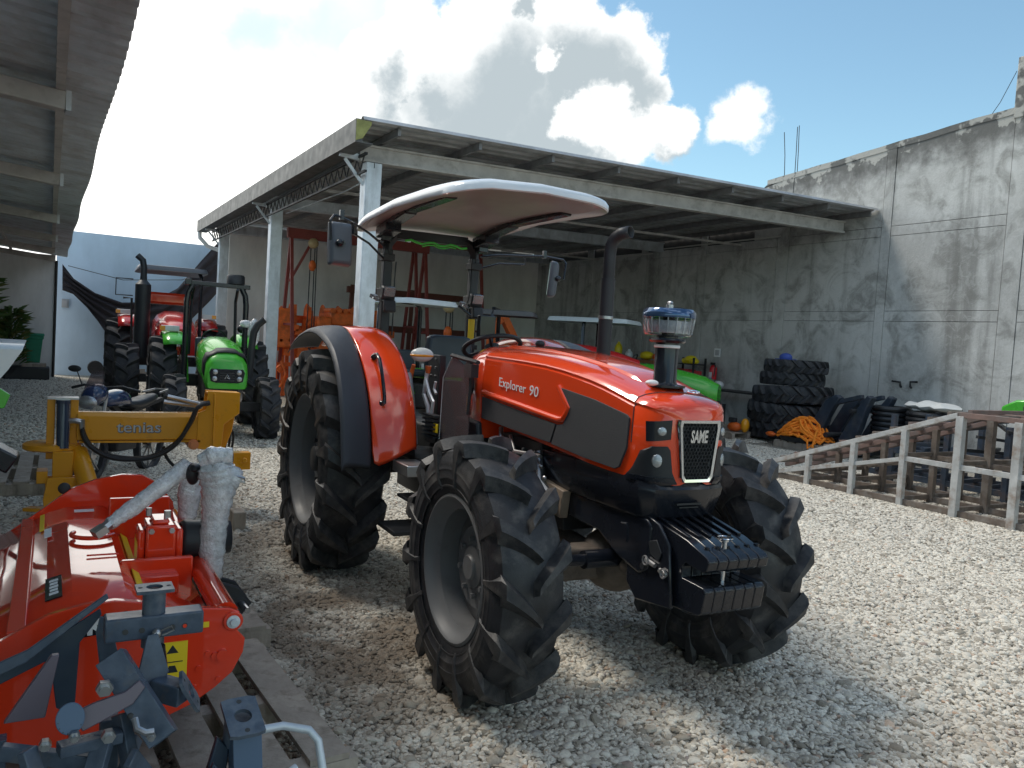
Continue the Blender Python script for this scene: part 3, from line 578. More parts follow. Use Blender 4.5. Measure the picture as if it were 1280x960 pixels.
# mirrors
def mirror(P, arm, tilt):
    b = B(); b.tube(arm, .0095, 8); b.tube([(arm[0][0], arm[0][1], arm[0][2]-.10)]+[(p[0], p[1], p[2]-.075) for p in arm[1:3]]+[arm[2]], .009, 8); b.bb(arm[3][0]-.015, arm[3][0]+.015, arm[3][1]-.015, arm[3][1]+.015, arm[3][2]-.02, arm[3][2]+.05); b.build('mirror_arm', BLKG, RT)
    b = B(); b.loft([[(x, y*k, z*k2) for y, z in ((-.085, -.15), (.085, -.15), (.09, 0), (.085, .165), (-.085, .165), (-.09, 0))] for x, k, k2 in ((-.02, .97, .98), (-.005, 1, 1), (.03, .96, .97), (.055, .8, .88), (.06, .5, .6))])
    ms = b.build('mirror_shell', MIRR, RT, loc=P, rot=tilt, bevel=.018, seg=3)
    b = B(); b.bb(-.0225, -.021, -.075, .075, -.135, .15); b.build('mirror_glass', CHROME, ms)
    b = B(); b.cyl((P[0]+.04, P[1], P[2]+.01), (P[0]+.09, P[1]+.0, P[2]+.01), .022); b.ell((P[0]+.09, P[1]+.02*math.copysign(1, P[1]), P[2]+.01), (.025, .03, .025)); b.build('mirror_joint', BLKG, RT)
mirror((0, -.93, 2.32), [(-.55, -.42, 2.42), (-.3, -.62, 2.47), (-.05, -.82, 2.50), (.03, -.93, 2.52), (.09, -1.0, 2.52), (.11, -1.03, 2.48), (.11, -1.02, 2.34)], (0, R(-5), R(8)))
mirror((-.42, 1.08, 2.27), [(-.57, .46, 2.42), (-.53, .62, 2.45), (-.47, .84, 2.46), (-.42, 1.0, 2.47), (-.38, 1.17, 2.455), (-.36, 1.19, 2.42), (-.35, 1.17, 2.28)], (0, R(4), R(60)))
# small side mirror & pad behind seat
b = B(); b.box((-.3, .42, 1.82), (.05, .16, .18), (0, 0, 10)); b.tube([(-.35, .3, 1.9), (-.4, .2, 1.98)], .012, 6); b.build('radio_box', BLKG, RT, bevel=.02)
# exhaust
b = B(); b.tube([(1.47, .42, 1.55), (1.47, .42, 2.14)], .046, 16); b.build('exhaust_guard', CHAR, RT)
b = B(); pts = [(1.47, .42, 1.5), (1.47, .42, 2.28), (1.475, .422, 2.35), (1.50, .43, 2.395), (1.545, .445, 2.42), (1.61, .47, 2.43)]; b.tube(pts, .037, 16, caps=False); b.build('exhaust_pipe', CHAR, RT, solid=.004)
b = B(); b.lathe([(.044, 0), (.048, .004), (.048, .02), (.044, .024)], (1.47, .42, 1.88), n=20); b.build('exhaust_clamp', STEEL, RT)
# pre-cleaner
px_, pz_ = 2.645, 1.525
b = B(); b.lathe([(.10, 0), (.10, .01), (.062, .016), (.056, .03), (.056, .215), (.0, .215)], (px_, 0, pz_)); b.build('precleaner_stem', BLKG, RT)
b = B(); b.lathe([(.060, 0), (.063, .003), (.063, .013), (.060, .016)], (px_, 0, pz_+.19)); b.build('clamp_band', WHT, RT)
b = B(); b.lathe([(0, .215), (.08, .215), (.09, .225), (.085, .235), (.05, .238), (.05, .25), (0, .25)], (px_, 0, pz_)); b.lathe([(.03, .25), (.03, .34)], (px_, 0, pz_)); b.build('precleaner_base', BLKG, RT)
b = B(); b.lathe([(.06, .245), (.108, .25), (.116, .262), (.126, .33), (.126, .345)], (px_, 0, pz_), n=36); b.build('precleaner_bowl', GLASS, RT, solid=.004)
b = B()
for k in range(18):
    q = k*math.pi/9; b.bar((px_+.112*math.cos(q), .112*math.sin(q), pz_+.26), (px_+.121*math.cos(q), .121*math.sin(q), pz_+.335), .004, .004)
b.lathe([(.0, .262), (.10, .262), (.104, .268), (.112, .32), (.0, .33)], (px_, 0, pz_), n=30); b.build('precleaner_cage', mat('frosted', (.55, .6, .66), .15, metal=.5, noise=.3, nscale=30), RT)
b = B(); b.lathe([(.128, .335), (.130, .345), (.127, .365), (.115, .378), (.06, .386), (0, .388)], (px_, 0, pz_), n=36); cp = b.build('precleaner_cap', mat('dark_blue_gloss', (.05, .10, .2), .08, metal=.6, coat=.6), RT)
b = B(); b.tube([(px_, 0, pz_+.385), (px_, 0, pz_+.40)], .018, 10); b.ell((px_, 0, pz_+.408), (.02, .012, .010)); b.build('wing_nut', STEEL, cp)
b = B(); b.ell((2.69, -.11, 1.545), (.025, .035, .015)); b.build('hood_badge', WSTK, RT)
b = B(); b.tube([(2.885, .015+.028*math.cos(q*.5), 1.487+.0*q) if False else (2.845+.02*math.sin(q*.5), .015+.03*math.cos(q*.5), 1.517-.004*math.sin(q*.5)) for q in range(13)], .005, 6); b.build('nose_emblem', CHROME, RT)

# ------------------------------------------------------------ ground
def gravel_mat(name, stones):
    m = bpy.data.materials.new(name); m.use_nodes = True; t = m.node_tree; n = t.nodes; l = t.links; p = n['Principled BSDF']; p.inputs['Roughness'].default_value = .85
    geo = n.new('ShaderNodeNewGeometry')
    def noise(sc, det=5, src=geo.outputs['Position']):
        a = n.new('ShaderNodeTexNoise'); a.inputs['Scale'].default_value = sc; a.inputs['Detail'].default_value = det; a.inputs['Roughness'].default_value = .6; l.new(src, a.inputs['Vector']); return a
    def mr(v, a, b, c=0, d=1, sm=True):
        h = n.new('ShaderNodeMapRange'); h.interpolation_type = 'SMOOTHSTEP' if sm else 'LINEAR'; l.new(v, h.inputs[0]); h.inputs[1].default_value = a; h.inputs[2].default_value = b; h.inputs[3].default_value = c; h.inputs[4].default_value = d; return h.outputs[0]
    def mx(f, a, b, bt='MIX'):
        k = n.new('ShaderNodeMix'); k.data_type = 'RGBA'; k.blend_type = bt
        for i, v in ((0, f), (6, a), (7, b)):
            if isinstance(v, tuple): k.inputs[i].default_value = v
            elif isinstance(v, (int, float)): k.inputs[i].default_value = v
            else: l.new(v, k.inputs[i])
        return k.outputs[2]
    def mt(op, a, b):
        k = n.new('ShaderNodeMath'); k.operation = op
        for i, v in enumerate((a, b)):
            if isinstance(v, (int, float)): k.inputs[i].default_value = v
            else: l.new(v, k.inputs[i])
        return k.outputs[0]
    # earth showing where the stones are thin: a band along the near side of the tractor
    def spot(c, r, s=1):
        k = n.new('ShaderNodeVectorMath'); k.operation = 'MULTIPLY_ADD'; l.new(geo.outputs['Position'], k.inputs[0]); k.inputs[1].default_value = (1/r[0], 1/r[1], 0); k.inputs[2].default_value = (-c[0]/r[0], -c[1]/r[1], 0)
        q = n.new('ShaderNodeVectorMath'); q.operation = 'LENGTH'; l.new(k.outputs[0], q.inputs[0]); return mt('MULTIPLY', mr(q.outputs['Value'], 1.25, .3), s)
    nb = noise(1.9, 8); w = mr(nb.outputs['Fac'], .36, .56)
    sp = [spot((1.45, 4.3), (.9, 1.6)), spot((1.6, 6.6), (.7, 2.0), .8), spot((3.2, 3.1), (.6, .5), .6), spot((2.9, 1.9), (1.6, .45), .55), spot((3.5, 4.0), (.9, .7), .6), spot((.6, 5.8), (1.2, 2), .6)]
    o = sp[0]
    for q in sp[1:]: o = mt('MAXIMUM', o, q)
    earth = mt('MULTIPLY', o, w)
    if stones:
        oi = n.new('ShaderNodeObjectInfo'); cr = n.new('ShaderNodeValToRGB'); e = cr.color_ramp; e.elements[0].color = (.25, .22, .175, 1); e.elements[1].color = (.80, .75, .65, 1)
        for pos, c in ((.12, (.37, .33, .27, 1)), (.35, (.57, .52, .44, 1)), (.6, (.68, .63, .54, 1)), (.96, (.78, .73, .63, 1)), (.975, (.55, .36, .24, 1)), (.99, (.25, .24, .24, 1))):
            k = e.elements.new(pos); k.color = c
        l.new(oi.outputs['Random'], cr.inputs[0]); base = cr.outputs[0]
        tn = noise(90, 3); base = mx(mr(tn.outputs['Fac'], .35, .65, .82, 1.08, False), (0, 0, 0, 1), base)
        base = mx(mt('MULTIPLY', earth, .85), base, (.19, .14, .095, 1))
    else:
        vo = n.new('ShaderNodeTexVoronoi'); vo.inputs['Scale'].default_value = 34; l.new(geo.outputs['Position'], vo.inputs['Vector'])
        vo2 = n.new('ShaderNodeTexVoronoi'); vo2.feature = 'DISTANCE_TO_EDGE'; vo2.inputs['Scale'].default_value = 34; l.new(geo.outputs['Position'], vo2.inputs['Vector'])
        sp_ = n.new('ShaderNodeSeparateColor'); l.new(vo.outputs['Color'], sp_.inputs[0])
        base = mx(sp_.outputs[0], (.36, .33, .27, 1), (.64, .60, .51, 1)); base = mx(mr(vo2.outputs['Distance'], 0, .12), (.17, .15, .13, 1), base)
        base = mx(mt('MULTIPLY', earth, .8), base, (.12, .09, .065, 1))
        bp = n.new('ShaderNodeBump'); bp.inputs['Strength'].default_value = .8; bp.inputs['Distance'].default_value = .02; l.new(mr(vo2.outputs['Distance'], 0, .3), bp.inputs['Height']); l.new(bp.outputs[0], p.inputs['Normal'])
    big = noise(.35, 5); base = mx(mr(big.outputs['Fac'], .35, .65, .88, 1.0, False), (.2, .18, .16, 1), base)
    l.new(base, p.inputs['Base Color']); return m
GM = gravel_mat('gravel_ground', False); GS = gravel_mat('gravel_stone', True)
b = B(); b.add([(-400, -400, 0), (400, -400, 0), (400, 400, 0), (-400, 400, 0)], [(0, 1, 2, 3)]); g = b.build('ground', GM, recalc=False); tag(g, kind='structure')
def gravel(name, poly, dens, smin, smax, seed):
    me = bpy.data.meshes.new(name); me.from_pydata([(x, y, .004) for x, y in poly], [], [tuple(range(len(poly)))]); me.update()
    o = bpy.data.objects.new(name, me); C.objects.link(o); tag(o, 'loose pale crushed limestone gravel covering the yard in front', 'gravel', kind='stuff')
    gt = bpy.data.node_groups.new(name, 'GeometryNodeTree'); gt.interface.new_socket('Geometry', in_out='INPUT', socket_type='NodeSocketGeometry'); gt.interface.new_socket('Geometry', in_out='OUTPUT', socket_type='NodeSocketGeometry')
    n = gt.nodes; l = gt.links; gi = n.new('NodeGroupInput'); go = n.new('NodeGroupOutput')
    dp = n.new('GeometryNodeDistributePointsOnFaces'); dp.inputs['Density'].default_value = dens; dp.inputs['Seed'].default_value = seed; l.new(gi.outputs[0], dp.inputs['Mesh'])
    jn = n.new('GeometryNodeJoinGeometry')
    for k in range(4):
        ic = n.new('GeometryNodeMeshIcoSphere'); ic.inputs['Radius'].default_value = .5; ic.inputs['Subdivisions'].default_value = 3 if k < 9 and dens > 1500 else 2
        ps = n.new('GeometryNodeInputPosition'); ad = n.new('ShaderNodeVectorMath'); ad.operation = 'ADD'; ad.inputs[1].default_value = (k*7.3, k*3.1, k); l.new(ps.outputs[0], ad.inputs[0])
        vn = n.new('ShaderNodeTexVoronoi'); vn.feature = 'F1'; vn.inputs['Scale'].default_value = 1.15; l.new(ad.outputs[0], vn.inputs['Vector'])
        mm = n.new('ShaderNodeMath'); mm.operation = 'MULTIPLY_ADD'; l.new(vn.outputs['Distance'], mm.inputs[0]); mm.inputs[1].default_value = -.85; mm.inputs[2].default_value = .42
        sc = n.new('ShaderNodeVectorMath'); sc.operation = 'SCALE'; l.new(ps.outputs[0], sc.inputs[0]); l.new(mm.outputs[0], sc.inputs['Scale'])
        sp = n.new('GeometryNodeSetPosition'); l.new(ic.outputs[0], sp.inputs['Geometry']); l.new(sc.outputs[0], sp.inputs['Offset'])
        sh = n.new('GeometryNodeSetShadeSmooth'); l.new(sp.outputs[0], sh.inputs[0]); sh.inputs['Shade Smooth'].default_value = k % 2 == 0
        sm = n.new('GeometryNodeSetMaterial'); sm.inputs['Material'].default_value = GS; l.new(sh.outputs[0], sm.inputs[0])
        gi2 = n.new('GeometryNodeGeometryToInstance'); l.new(sm.outputs[0], gi2.inputs[0]); l.new(gi2.outputs[0], jn.inputs[0])
    ip = n.new('GeometryNodeInstanceOnPoints'); l.new(dp.outputs['Points'], ip.inputs['Points']); l.new(jn.outputs[0], ip.inputs['Instance']); ip.inputs['Pick Instance'].default_value = True
    rv = n.new('FunctionNodeRandomValue'); rv.data_type = 'FLOAT_VECTOR'; rv.inputs[0].default_value = (-.5, -.5, 0); rv.inputs[1].default_value = (.5, .5, 6.28)
    l.new(rv.outputs[0], ip.inputs['Rotation'])
    r2 = n.new('FunctionNodeRandomValue'); r2.data_type = 'FLOAT_VECTOR'; r2.inputs[0].default_value = (smin, smin, smin*.6); r2.inputs[1].default_value = (smax, smax, smax*.62); r2.inputs['Seed'].default_value = 5
    l.new(r2.outputs[0], ip.inputs['Scale']); l.new(ip.outputs[0], go.inputs[0])
    md = o.modifiers.new('scatter', 'NODES'); md.node_group = gt
gravel('gravel', [(.2, 2.3), (2.2, .9), (6.2, .9), (7.0, 3.0), (7.0, 6.2), (-.4, 6.2)], 2800, .018, .041, 1)
gravel('gravel', [(-.8, 6.2), (7.0, 6.2), (7.0, 3.0), (6.2, .9), (11, 3.5), (12.5, 7.5), (12, 11.5), (-.8, 11.5)], 1500, .024, .048, 2)
gravel('gravel', [(.2, 2.3), (2.2, .9), (6.2, .9), (9.0, 4.0), (9.0, 8), (-.4, 8)], 45, .05, .08, 6)
gravel('gravel', [(-1.5, 11.5), (14.9, 11.5), (14.9, 17), (4, 17), (3.5, 26), (-2, 25.4)], 420, .035, .06, 3)

# ------------------------------------------------------------ concrete wall on the right
def concrete(name, base, dark, light, zdirt=True):
    m = bpy.data.materials.new(name); m.use_nodes = True; t = m.node_tree; n = t.nodes; l = t.links; p = n['Principled BSDF']; p.inputs['Roughness'].default_value = .9
    geo = n.new('ShaderNodeNewGeometry')
    def noise(sc, det=8, vec=None, dist=0, rough=.62):
        a = n.new('ShaderNodeTexNoise'); a.inputs['Scale'].default_value = sc; a.inputs['Detail'].default_value = det; a.inputs['Roughness'].default_value = rough; a.inputs['Distortion'].default_value = dist; l.new(vec or geo.outputs['Position'], a.inputs['Vector']); return a.outputs['Fac']
    def mr(v, a, b, c=0, d=1):
        h = n.new('ShaderNodeMapRange'); h.interpolation_type = 'SMOOTHSTEP'; l.new(v, h.inputs[0]); h.inputs[1].default_value = a; h.inputs[2].default_value = b; h.inputs[3].default_value = c; h.inputs[4].default_value = d; return h.outputs[0]
    def mx(f, a, b):
        k = n.new('ShaderNodeMix'); k.data_type = 'RGBA'; l.new(f, k.inputs[0])
        for i, v in ((6, a), (7, b)):
            if isinstance(v, tuple): k.inputs[i].default_value = (*v, 1)
            else: l.new(v, k.inputs[i])
        return k.outputs[2]
    st = n.new('ShaderNodeMapping'); l.new(geo.outputs['Position'], st.inputs[0]); st.inputs['Scale'].default_value = (1.6, 1.6, .13)
    c = mx(mr(noise(.55, 8), .38, .62), base, light)
    c = mx(mr(noise(1.4, 9, dist=1.2), .45, .68, 0, .8), c, dark)
    c = mx(mr(noise(1.1, 7, st.outputs[0]), .52, .72, 0, .75), c, tuple(x*.8 for x in dark))
    c = mx(mr(noise(5, 7, dist=1.6), .48, .64, 0, .3), c, light); c = mx(mr(noise(14, 5, dist=1.8), .52, .66, 0, .2), c, dark)
    if zdirt:
        sx = n.new('ShaderNodeSeparateXYZ'); l.new(geo.outputs['Position'], sx.inputs[0])
        # height below the raked top edge of the wall
        k = n.new('ShaderNodeMath'); k.operation = 'MULTIPLY_ADD'; l.new(sx.outputs[1], k.inputs[0]); k.inputs[1].default_value = .087; l.new(sx.outputs[2], k.inputs[2])
        nn = noise(3.2, 8); k2 = n.new('ShaderNodeMath'); k2.operation = 'MULTIPLY_ADD'; l.new(nn, k2.inputs[0]); k2.inputs[1].default_value = 1.1; l.new(k.outputs[0], k2.inputs[2])
        c = mx(mr(k2.outputs[0], 6.9, 7.6, 0, .85), c, tuple(x*.32 for x in dark))
        k3 = n.new('ShaderNodeMath'); k3.operation = 'MULTIPLY_ADD'; l.new(noise(2.0, 8), k3.inputs[0]); k3.inputs[1].default_value = -1.6; l.new(k.outputs[0], k3.inputs[2])
        pe = mr(k3.outputs[0], 6.2, 6.26); pt = mr(noise(1.3, 4), .47, .52); kk = n.new('ShaderNodeMath'); kk.operation = 'MULTIPLY'; l.new(pe, kk.inputs[0]); l.new(pt, kk.inputs[1])
        c = mx(kk.outputs[0], c, (.40, .39, .36))
    l.new(c, p.inputs['Base Color'])
    bp = n.new('ShaderNodeBump'); bp.inputs['Strength'].default_value = .35; bp.inputs['Distance'].default_value = .02; l.new(noise(12, 6, dist=1.5), bp.inputs['Height']); l.new(bp.outputs[0], p.inputs['Normal'])
    return m
CON = concrete('stained_concrete', (.44, .435, .42), (.24, .235, .22), (.58, .58, .565))
JOINT = mat('joint_dark', (.07, .07, .07), .9)
RW = thing('concrete_wall', 'tall stained grey concrete wall with raked top edge along the right side of the yard', 'wall', (0, 0, 0))
def top_z(y): return 6.02+(14.19-y)*.087
b = B(); b.prism([(24.8, 0), (24.8, 5.1), (14.6, 5.1), (14.5, 5.75), (14.2, 5.93), (13.8, top_z(13.8)-.06), (-6, top_z(-6)-.06), (-6, 0)], (15.03, 0, 0), (0, 1, 0), (0, 0, 1), .25); b.build('joint_backing', JOINT, RW)
cols = [(8.062, 8.377), (10.719, 10.925), (13.354, 13.695), (16.10, 16.32), (18.54, 18.80), (21.23, 21.55), (5.4, 5.75), (2.8, 3.1), (.2, .5), (-2.4, -2.1), (24.3, 24.6)]
cols.sort()
for a, c in cols:
    if a > 14.5: continue
    b = B(); b.prism([(a, 0), (c, 0), (c, top_z(c)-.10), (a, top_z(a)-.10)], (14.99, 0, 0), (0, 1, 0), (0, 0, 1), .05); b.build('column', CON, RW)
for a, c in cols:
    if a > 14.5: b = B(); b.bb(14.99, 15.04, a, c, 0, 4.9); b.build('column', CON, RW)
for (a0, a1), (c0, c1) in zip(cols, cols[1:]):
    y0, y1 = a1+.014, c0-.014
    for z0, z1, nm in ((0, 2.628, 'panel'), (2.637, 2.838, 'bond_beam'), (2.847, 4.388, 'panel'), (4.397, 4.588, 'bond_beam')):
        b = B(); b.bb(15.0 if nm == 'panel' else 14.996, 15.04, y0, y1, z0, z1); b.build(nm, CON, RW)
    if y0 > 16: continue
    b = B()
    if y1 > 14: y1b = 14.45; b.prism([(y0, 4.6), (y1b, 4.6), (y1b, 5.6), (14.2, 5.85), (y0, top_z(y0)-.1)], (15.0, 0, 0), (0, 1, 0), (0, 0, 1), .04)
    else: b.prism([(y0, 4.6), (y1, 4.6), (y1, top_z(y1)-.1), (y0, top_z(y0)-.1)], (15.0, 0, 0), (0, 1, 0), (0, 0, 1), .04)
    b.build('panel', CON, RW)
b = B(); nseg = 40; rows = []
rnd = random.Random(5)
for i in range(nseg+1):
    y = lerp(-6, 14.15, i/nseg); z = top_z(y)+rnd.uniform(-.012, .012); rows.append([(14.985, y, z-.13), (14.98, y, z-.01), (15.1, y, z+.02), (15.30, y, z), (15.30, y, z-.13)])
b.grid(rows); b.build('coping', CON, RW)
b = B(); b.bb(14.97, 15.35, 8.02, 8.42, 6.3, 7.40); b.build('pillar_stub', CON, RW, bevel=.02)
for y, z, dy in ((13.75, 7.15, .12), (13.45, 7.2, .03), (13.38, 7.22, .05)):
    b = B(); b.tube([(15.12, y, 5.9), (15.12, y+dy*.4, 6.6), (15.12, y+dy, z)], .009, 6); b.build('rebar', DIRTB, RW)
b = B(); b.tube([(15.1, 8.5, 7.2), (15.1, 8.75, 6.7), (15.1, 8.95, 6.42)], .006, 5); b.build('wire', DIRTB, RW)
b = B(); b.tube([(14.98, 10.17, 1.30), (14.94, 10.17, 1.33), (14.93, 10.17, 1.40), (14.93, 10.35, 1.41)], .022, 6); b.tube([(14.98, 9.95, 1.30), (14.94, 9.95, 1.33), (14.93, 9.95, 1.42), (14.93, 9.80, 1.43)], .022, 6); tag(b.build('wall_bracket', DIRTB), 'pair of black hooked pipes sticking out of the concrete wall above the white sacks', 'pipe')
b = B(); b.bb(14.975, 15.0, 12.0, 13.6, 4.86, 4.89); b.bb(14.97, 15.0, 13.6, 18.3, 4.62, 4.65); b.bb(14.975, 15.0, 18.3, 24.4, 4.52, 4.55); b.build('flashing', mat('pale_mortar', (.55, .54, .5), .9), RW)
# ------------------------------------------------------------ walls at the back
PLG = mat('grey_plaster', (.80, .78, .75), .9, noise=.06, nscale=1.2, dirt=(.58, .56, .53), dscale=1.0, streak=.3, dlo=.42, dhi=.75, bump=.1, bscale=20)
PLW = mat('off_white_paint', (.74, .75, .78), .8, noise=.05, nscale=1.0, dirt=(.50, .50, .51), dscale=1.3, dlo=.45, dhi=.8, streak=.3)
PLB = mat('pale_blue_paint', (.50, .62, .74), .75, noise=.06, nscale=1.1, dirt=(.36, .46, .55), dscale=1.1, streak=.3, dlo=.42, dhi=.8)
b = B(); b.prism([(4.45, 0), (14.98, 0), (14.98, 4.78), (4.45, 4.42)], (0, 24.75, 0), (1, 0, 0), (0, 0, 1), .2); tag(b.build('shed_back_wall', PLG), 'plain grey plastered wall closing the back of the open shed', 'wall')
b = B(); b.bb(.12, 7.5, 26.7, 26.9, 0, 4.17); tag(b.build('blue_wall', PLB), 'pale blue painted wall behind the shade cloth at the far end', 'wall')
HW = thing('white_building', 'off-white building at the left with corrugated roof reaching out over the yard', 'building', (0, 0, 0))
b = B(); b.bb(-9, .09, 25.5, 25.7, 0, 3.35); b.build('wall', PLW, HW)
b = B(); b.bb(-9.2, -9.0, -4, 25.5, 0, 4.1); b.build('side_wall', PLW, HW)
b = B(); b.tube([(.115, 25.46, 0), (.115, 25.46, 3.2)], .035, 8); b.build('downpipe', DIRTB, HW)
b = B(); b.bb(.28, .46, 26.62, 26.70, 1.95, 2.2); b.bb(.31, .43, 26.60, 26.62, 1.99, 2.16); b.build('electric_box', mat('box_grey', (.35, .36, .38), .5), HW, bevel=.01)
def lroof(x): return 3.34+.09*(.36-x)
CORR = mat('corrugated_sheet', (.66, .71, .75), .5, metal=.25, noise=.15, nscale=2, dirt=(.42, .41, .40), dscale=2.5, dlo=.45, dhi=.75, rvar=.12)
CORR2 = mat('shed_roof_sheet', (.44, .45, .46), .5, metal=.35, noise=.15, nscale=2, dirt=(.24, .24, .23), dscale=2.5, dlo=.45, dhi=.75, rvar=.12)
b = B(); rows = []
ys = []; y = -3.0
while y < 25.6: ys += [(y, 0), (y+.045, .03), (y+.075, .03), (y+.12, 0), (y+.20, 0)]; y += .2+.0
for x in (.36, -9): rows.append([(x+(.0 if x < 0 else .012*math.sin(yy*1.3)), yy, lroof(x)+dz) for yy, dz in ys])
b.grid(rows); b.build('roof_sheet', CORR, HW, smooth=False, recalc=False, solid=.003)
BEAMG = mat('primed_beam', (.50, .48, .46), .6, noise=.15, nscale=4, dirt=(.33, .31, .29), dscale=5)
for yy in (3.6, 6.75, 10.6, 14.9, 18.6, 22.2, 25.2):
    b = B(); z = lroof(.07)-.03; b.bar((.06, yy, z-.11), (-8.5, yy, lroof(-8.5)-.14), .14, .13); b.build('rafter', BEAMG, HW, bevel=.01)
    b = B(); b.bb(.055, .09, yy-.075, yy+.075, z-.18, z-.04); b.build('rafter_end', GALV, HW)
b = B(); b.bb(-.01, .05, -3, 25.4, lroof(.05)-.075, lroof(.05)-.012); b.build('eave_purlin', BEAMG, HW)
for x in (-.95, -1.9, -2.9, -3.9): b = B(); b.bb(x-.03, x+.03, -3, 25.4, lroof(x)-.075, lroof(x)-.012); b.build('purlin', BEAMG, HW)
# ------------------------------------------------------------ open shed
SH = thing('open_shed', 'open-sided steel shed with corrugated lean-to roof on galvanised posts against the concrete wall', 'shed', (0, 0, 0))
def rz_(x): return 4.66+(x-3.7)*.0225
def sroof(x, y): return rz_(x)
b = B(); rows = []
ys = []; y = 11.0
while y < 24.9: ys += [(y, 0), (y+.05, .055), (y+.10, .055), (y+.15, 0), (y+.30, 0)]; y += .30
for x in (3.72, 7.5, 11.3, 14.97): rows.append([(x, yy, rz_(x)+.03+dz) for yy, dz in ys])
b.grid(rows); b.build('roof_sheet', CORR2, SH, smooth=False, recalc=False, solid=.003)
x = 4.3
while x < 14.9:
    b = B(); b.bar((x, 11.12, rz_(x)-.03), (x, 24.7, rz_(x)-.03), .05, .11); b.build('purlin', mat('purlin_steel', (.22, .22, .225), .55, metal=.3, noise=.2), SH); x += 1.32
for yy in (11.85, 17.8, 23.8):
    b = B(); b.bar((3.95, yy, rz_(3.95)-.25), (14.9, yy, rz_(14.9)-.25), .12, .26, up=(0, 0, 1)); b.bar((3.95, yy-.075, rz_(3.95)-.36), (14.9, yy-.075, rz_(14.9)-.36), .05, .04); b.bar((3.95, yy-.075, rz_(3.95)-.145), (14.9, yy-.075, rz_(14.9)-.145), .05, .03); b.build('main_beam', BEAMG if yy < 12 else GALV, SH)
    b = B(); X = 4.16; b.bb(X-.125, X-.004, yy-.12, yy+.12, 0, 4.28); b.bb(X+.004, X+.125, yy-.12, yy+.12, 0, 4.28); b.bb(X-.16, X+.16, yy-.15, yy+.15, .0, .02)
    p_ = b.build('post', GALV, SH, bevel=.006)
    b = B(); b.bb(X-.11, X+.11, yy-.126, yy-.121, .3, 4.2); b.v = b.v; b.T = None; b.build('post_face', GALV, p_)
    b = B(); b.bar((X-.12, yy, 3.95), (X-.42, yy, 4.30), .04, .04); b.bar((X-.1, yy, 4.33), (X-.50, yy, 4.37), .07, .09); b.build('bracket', GALV, SH)
b = B(); b.bb(3.60, 3.70, 10.98, 24.9, 4.36, 4.68); b.bb(3.70, 3.86, 10.98, 24.9, 4.36, 4.375); b.build('gutter', mat('gutter_sheet', (.10, .10, .097), .5, metal=.3, noise=.15, nscale=1.5, dirt=(.075, .075, .07), dscale=2, rvar=.1), SH)
b = B(); b.prism([(3.605, 4.67), (3.82, 4.665), (3.82, 4.62), (3.70, 4.42), (3.605, 4.38)], (0, 10.985, 0), (1, 0, 0), (0, 0, 1), .02); b.build('gutter_end', mat('mossy_yellow', (.28, .28, .10), .8, noise=.3), SH)
b = B(); zt = 4.33; b.bb(3.93, 3.97, 11.5, 24.4, zt, zt+.035); b.bb(3.93, 3.97, 11.5, 24.4, zt-.25, zt-.22)
y = 11.6
while y < 24.2: b.bar((3.95, y, zt), (3.95, y+.16, zt-.22), .018, .018); b.bar((3.95, y+.16, zt-.22), (3.95, y+.32, zt), .018, .018); y += .32
b.build('lattice_girder', DIRTB, SH)
for yy in (14.8, 20.8):
    b = B(); b.bar((4.16, yy, 4.3), (14.9, yy, 4.5), .05, .05); b.build('tie_beam', BEAMG, SH)
b = B(); b.tube([(3.66, 24.8, 4.38), (3.68, 24.85, 4.2), (3.9, 24.85, 3.98), (4.2, 24.85, 3.9), (4.3, 24.82, 3.8), (4.3, 24.82, 0)], .06, 10); b.build('downpipe', WHT, SH)
b = B(); b.tube([(4.2, 11.9, 4.1), (4.6, 14.5, 4.28), (4.35, 17.7, 4.2)], .012, 6); b.build('tie_rod', GALV, SH)
b = B(); b.ell((9.0, 15.5, 4.62), (.14, .14, .05)); b.build('ceiling_lamp', WHT, SH)
# shade cloth hung between the white building and the shed
b = B(); rows = []; n1, n2 = 40, 22
tp = [(.26, 3.16), (.55, 2.78), (1.1, 2.42), (1.8, 2.2), (2.6, 2.28), (3.3, 2.75), (3.9, 3.6), (4.35, 4.2), (4.62, 4.55)]
bt = [(.28, 2.42), (.55, 2.33), (.9, 1.98), (1.2, 1.6), (1.50, 1.15), (2.4, 1.0), (3.3, 1.35), (4.2, 2.4), (4.8, 3.2)]
def pl(tab, t):
    k = t*(len(tab)-1); i = min(int(k), len(tab)-2); f = k-i; return [lerp(p, q, f) for p, q in zip(tab[i], tab[i+1])]
for j in range(n2+1):
    v = j/n2; row = []
    for i in range(n1+1):
        t = i/n1; a = pl(tp, t); c = pl(bt, t); x, z = lerp(a[0], c[0], v), lerp(a[1], c[1], v)
        row.append((x, 26.0-.0*t+.06*math.sin(v*26+2*math.sin(t*5)+t*3)*(1-.5*abs(2*t-1)), z+.01*math.sin(v*26)))
    rows.append(row)
b.grid(rows); tag(b.build('shade_cloth', CLOTH, ang=80, recalc=False), 'black shade cloth sagging in folds in front of the pale blue wall', 'cloth')
b = B(); b.tube([(.4, 25.95, 3.12), (1.8, 25.95, 2.85), (3.4, 25.95, 3.0), (4.4, 25.9, 3.6)], .010, 5); tag(b.build('rope', DIRTB), 'thin dark line strung above the sagging black cloth', 'rope')
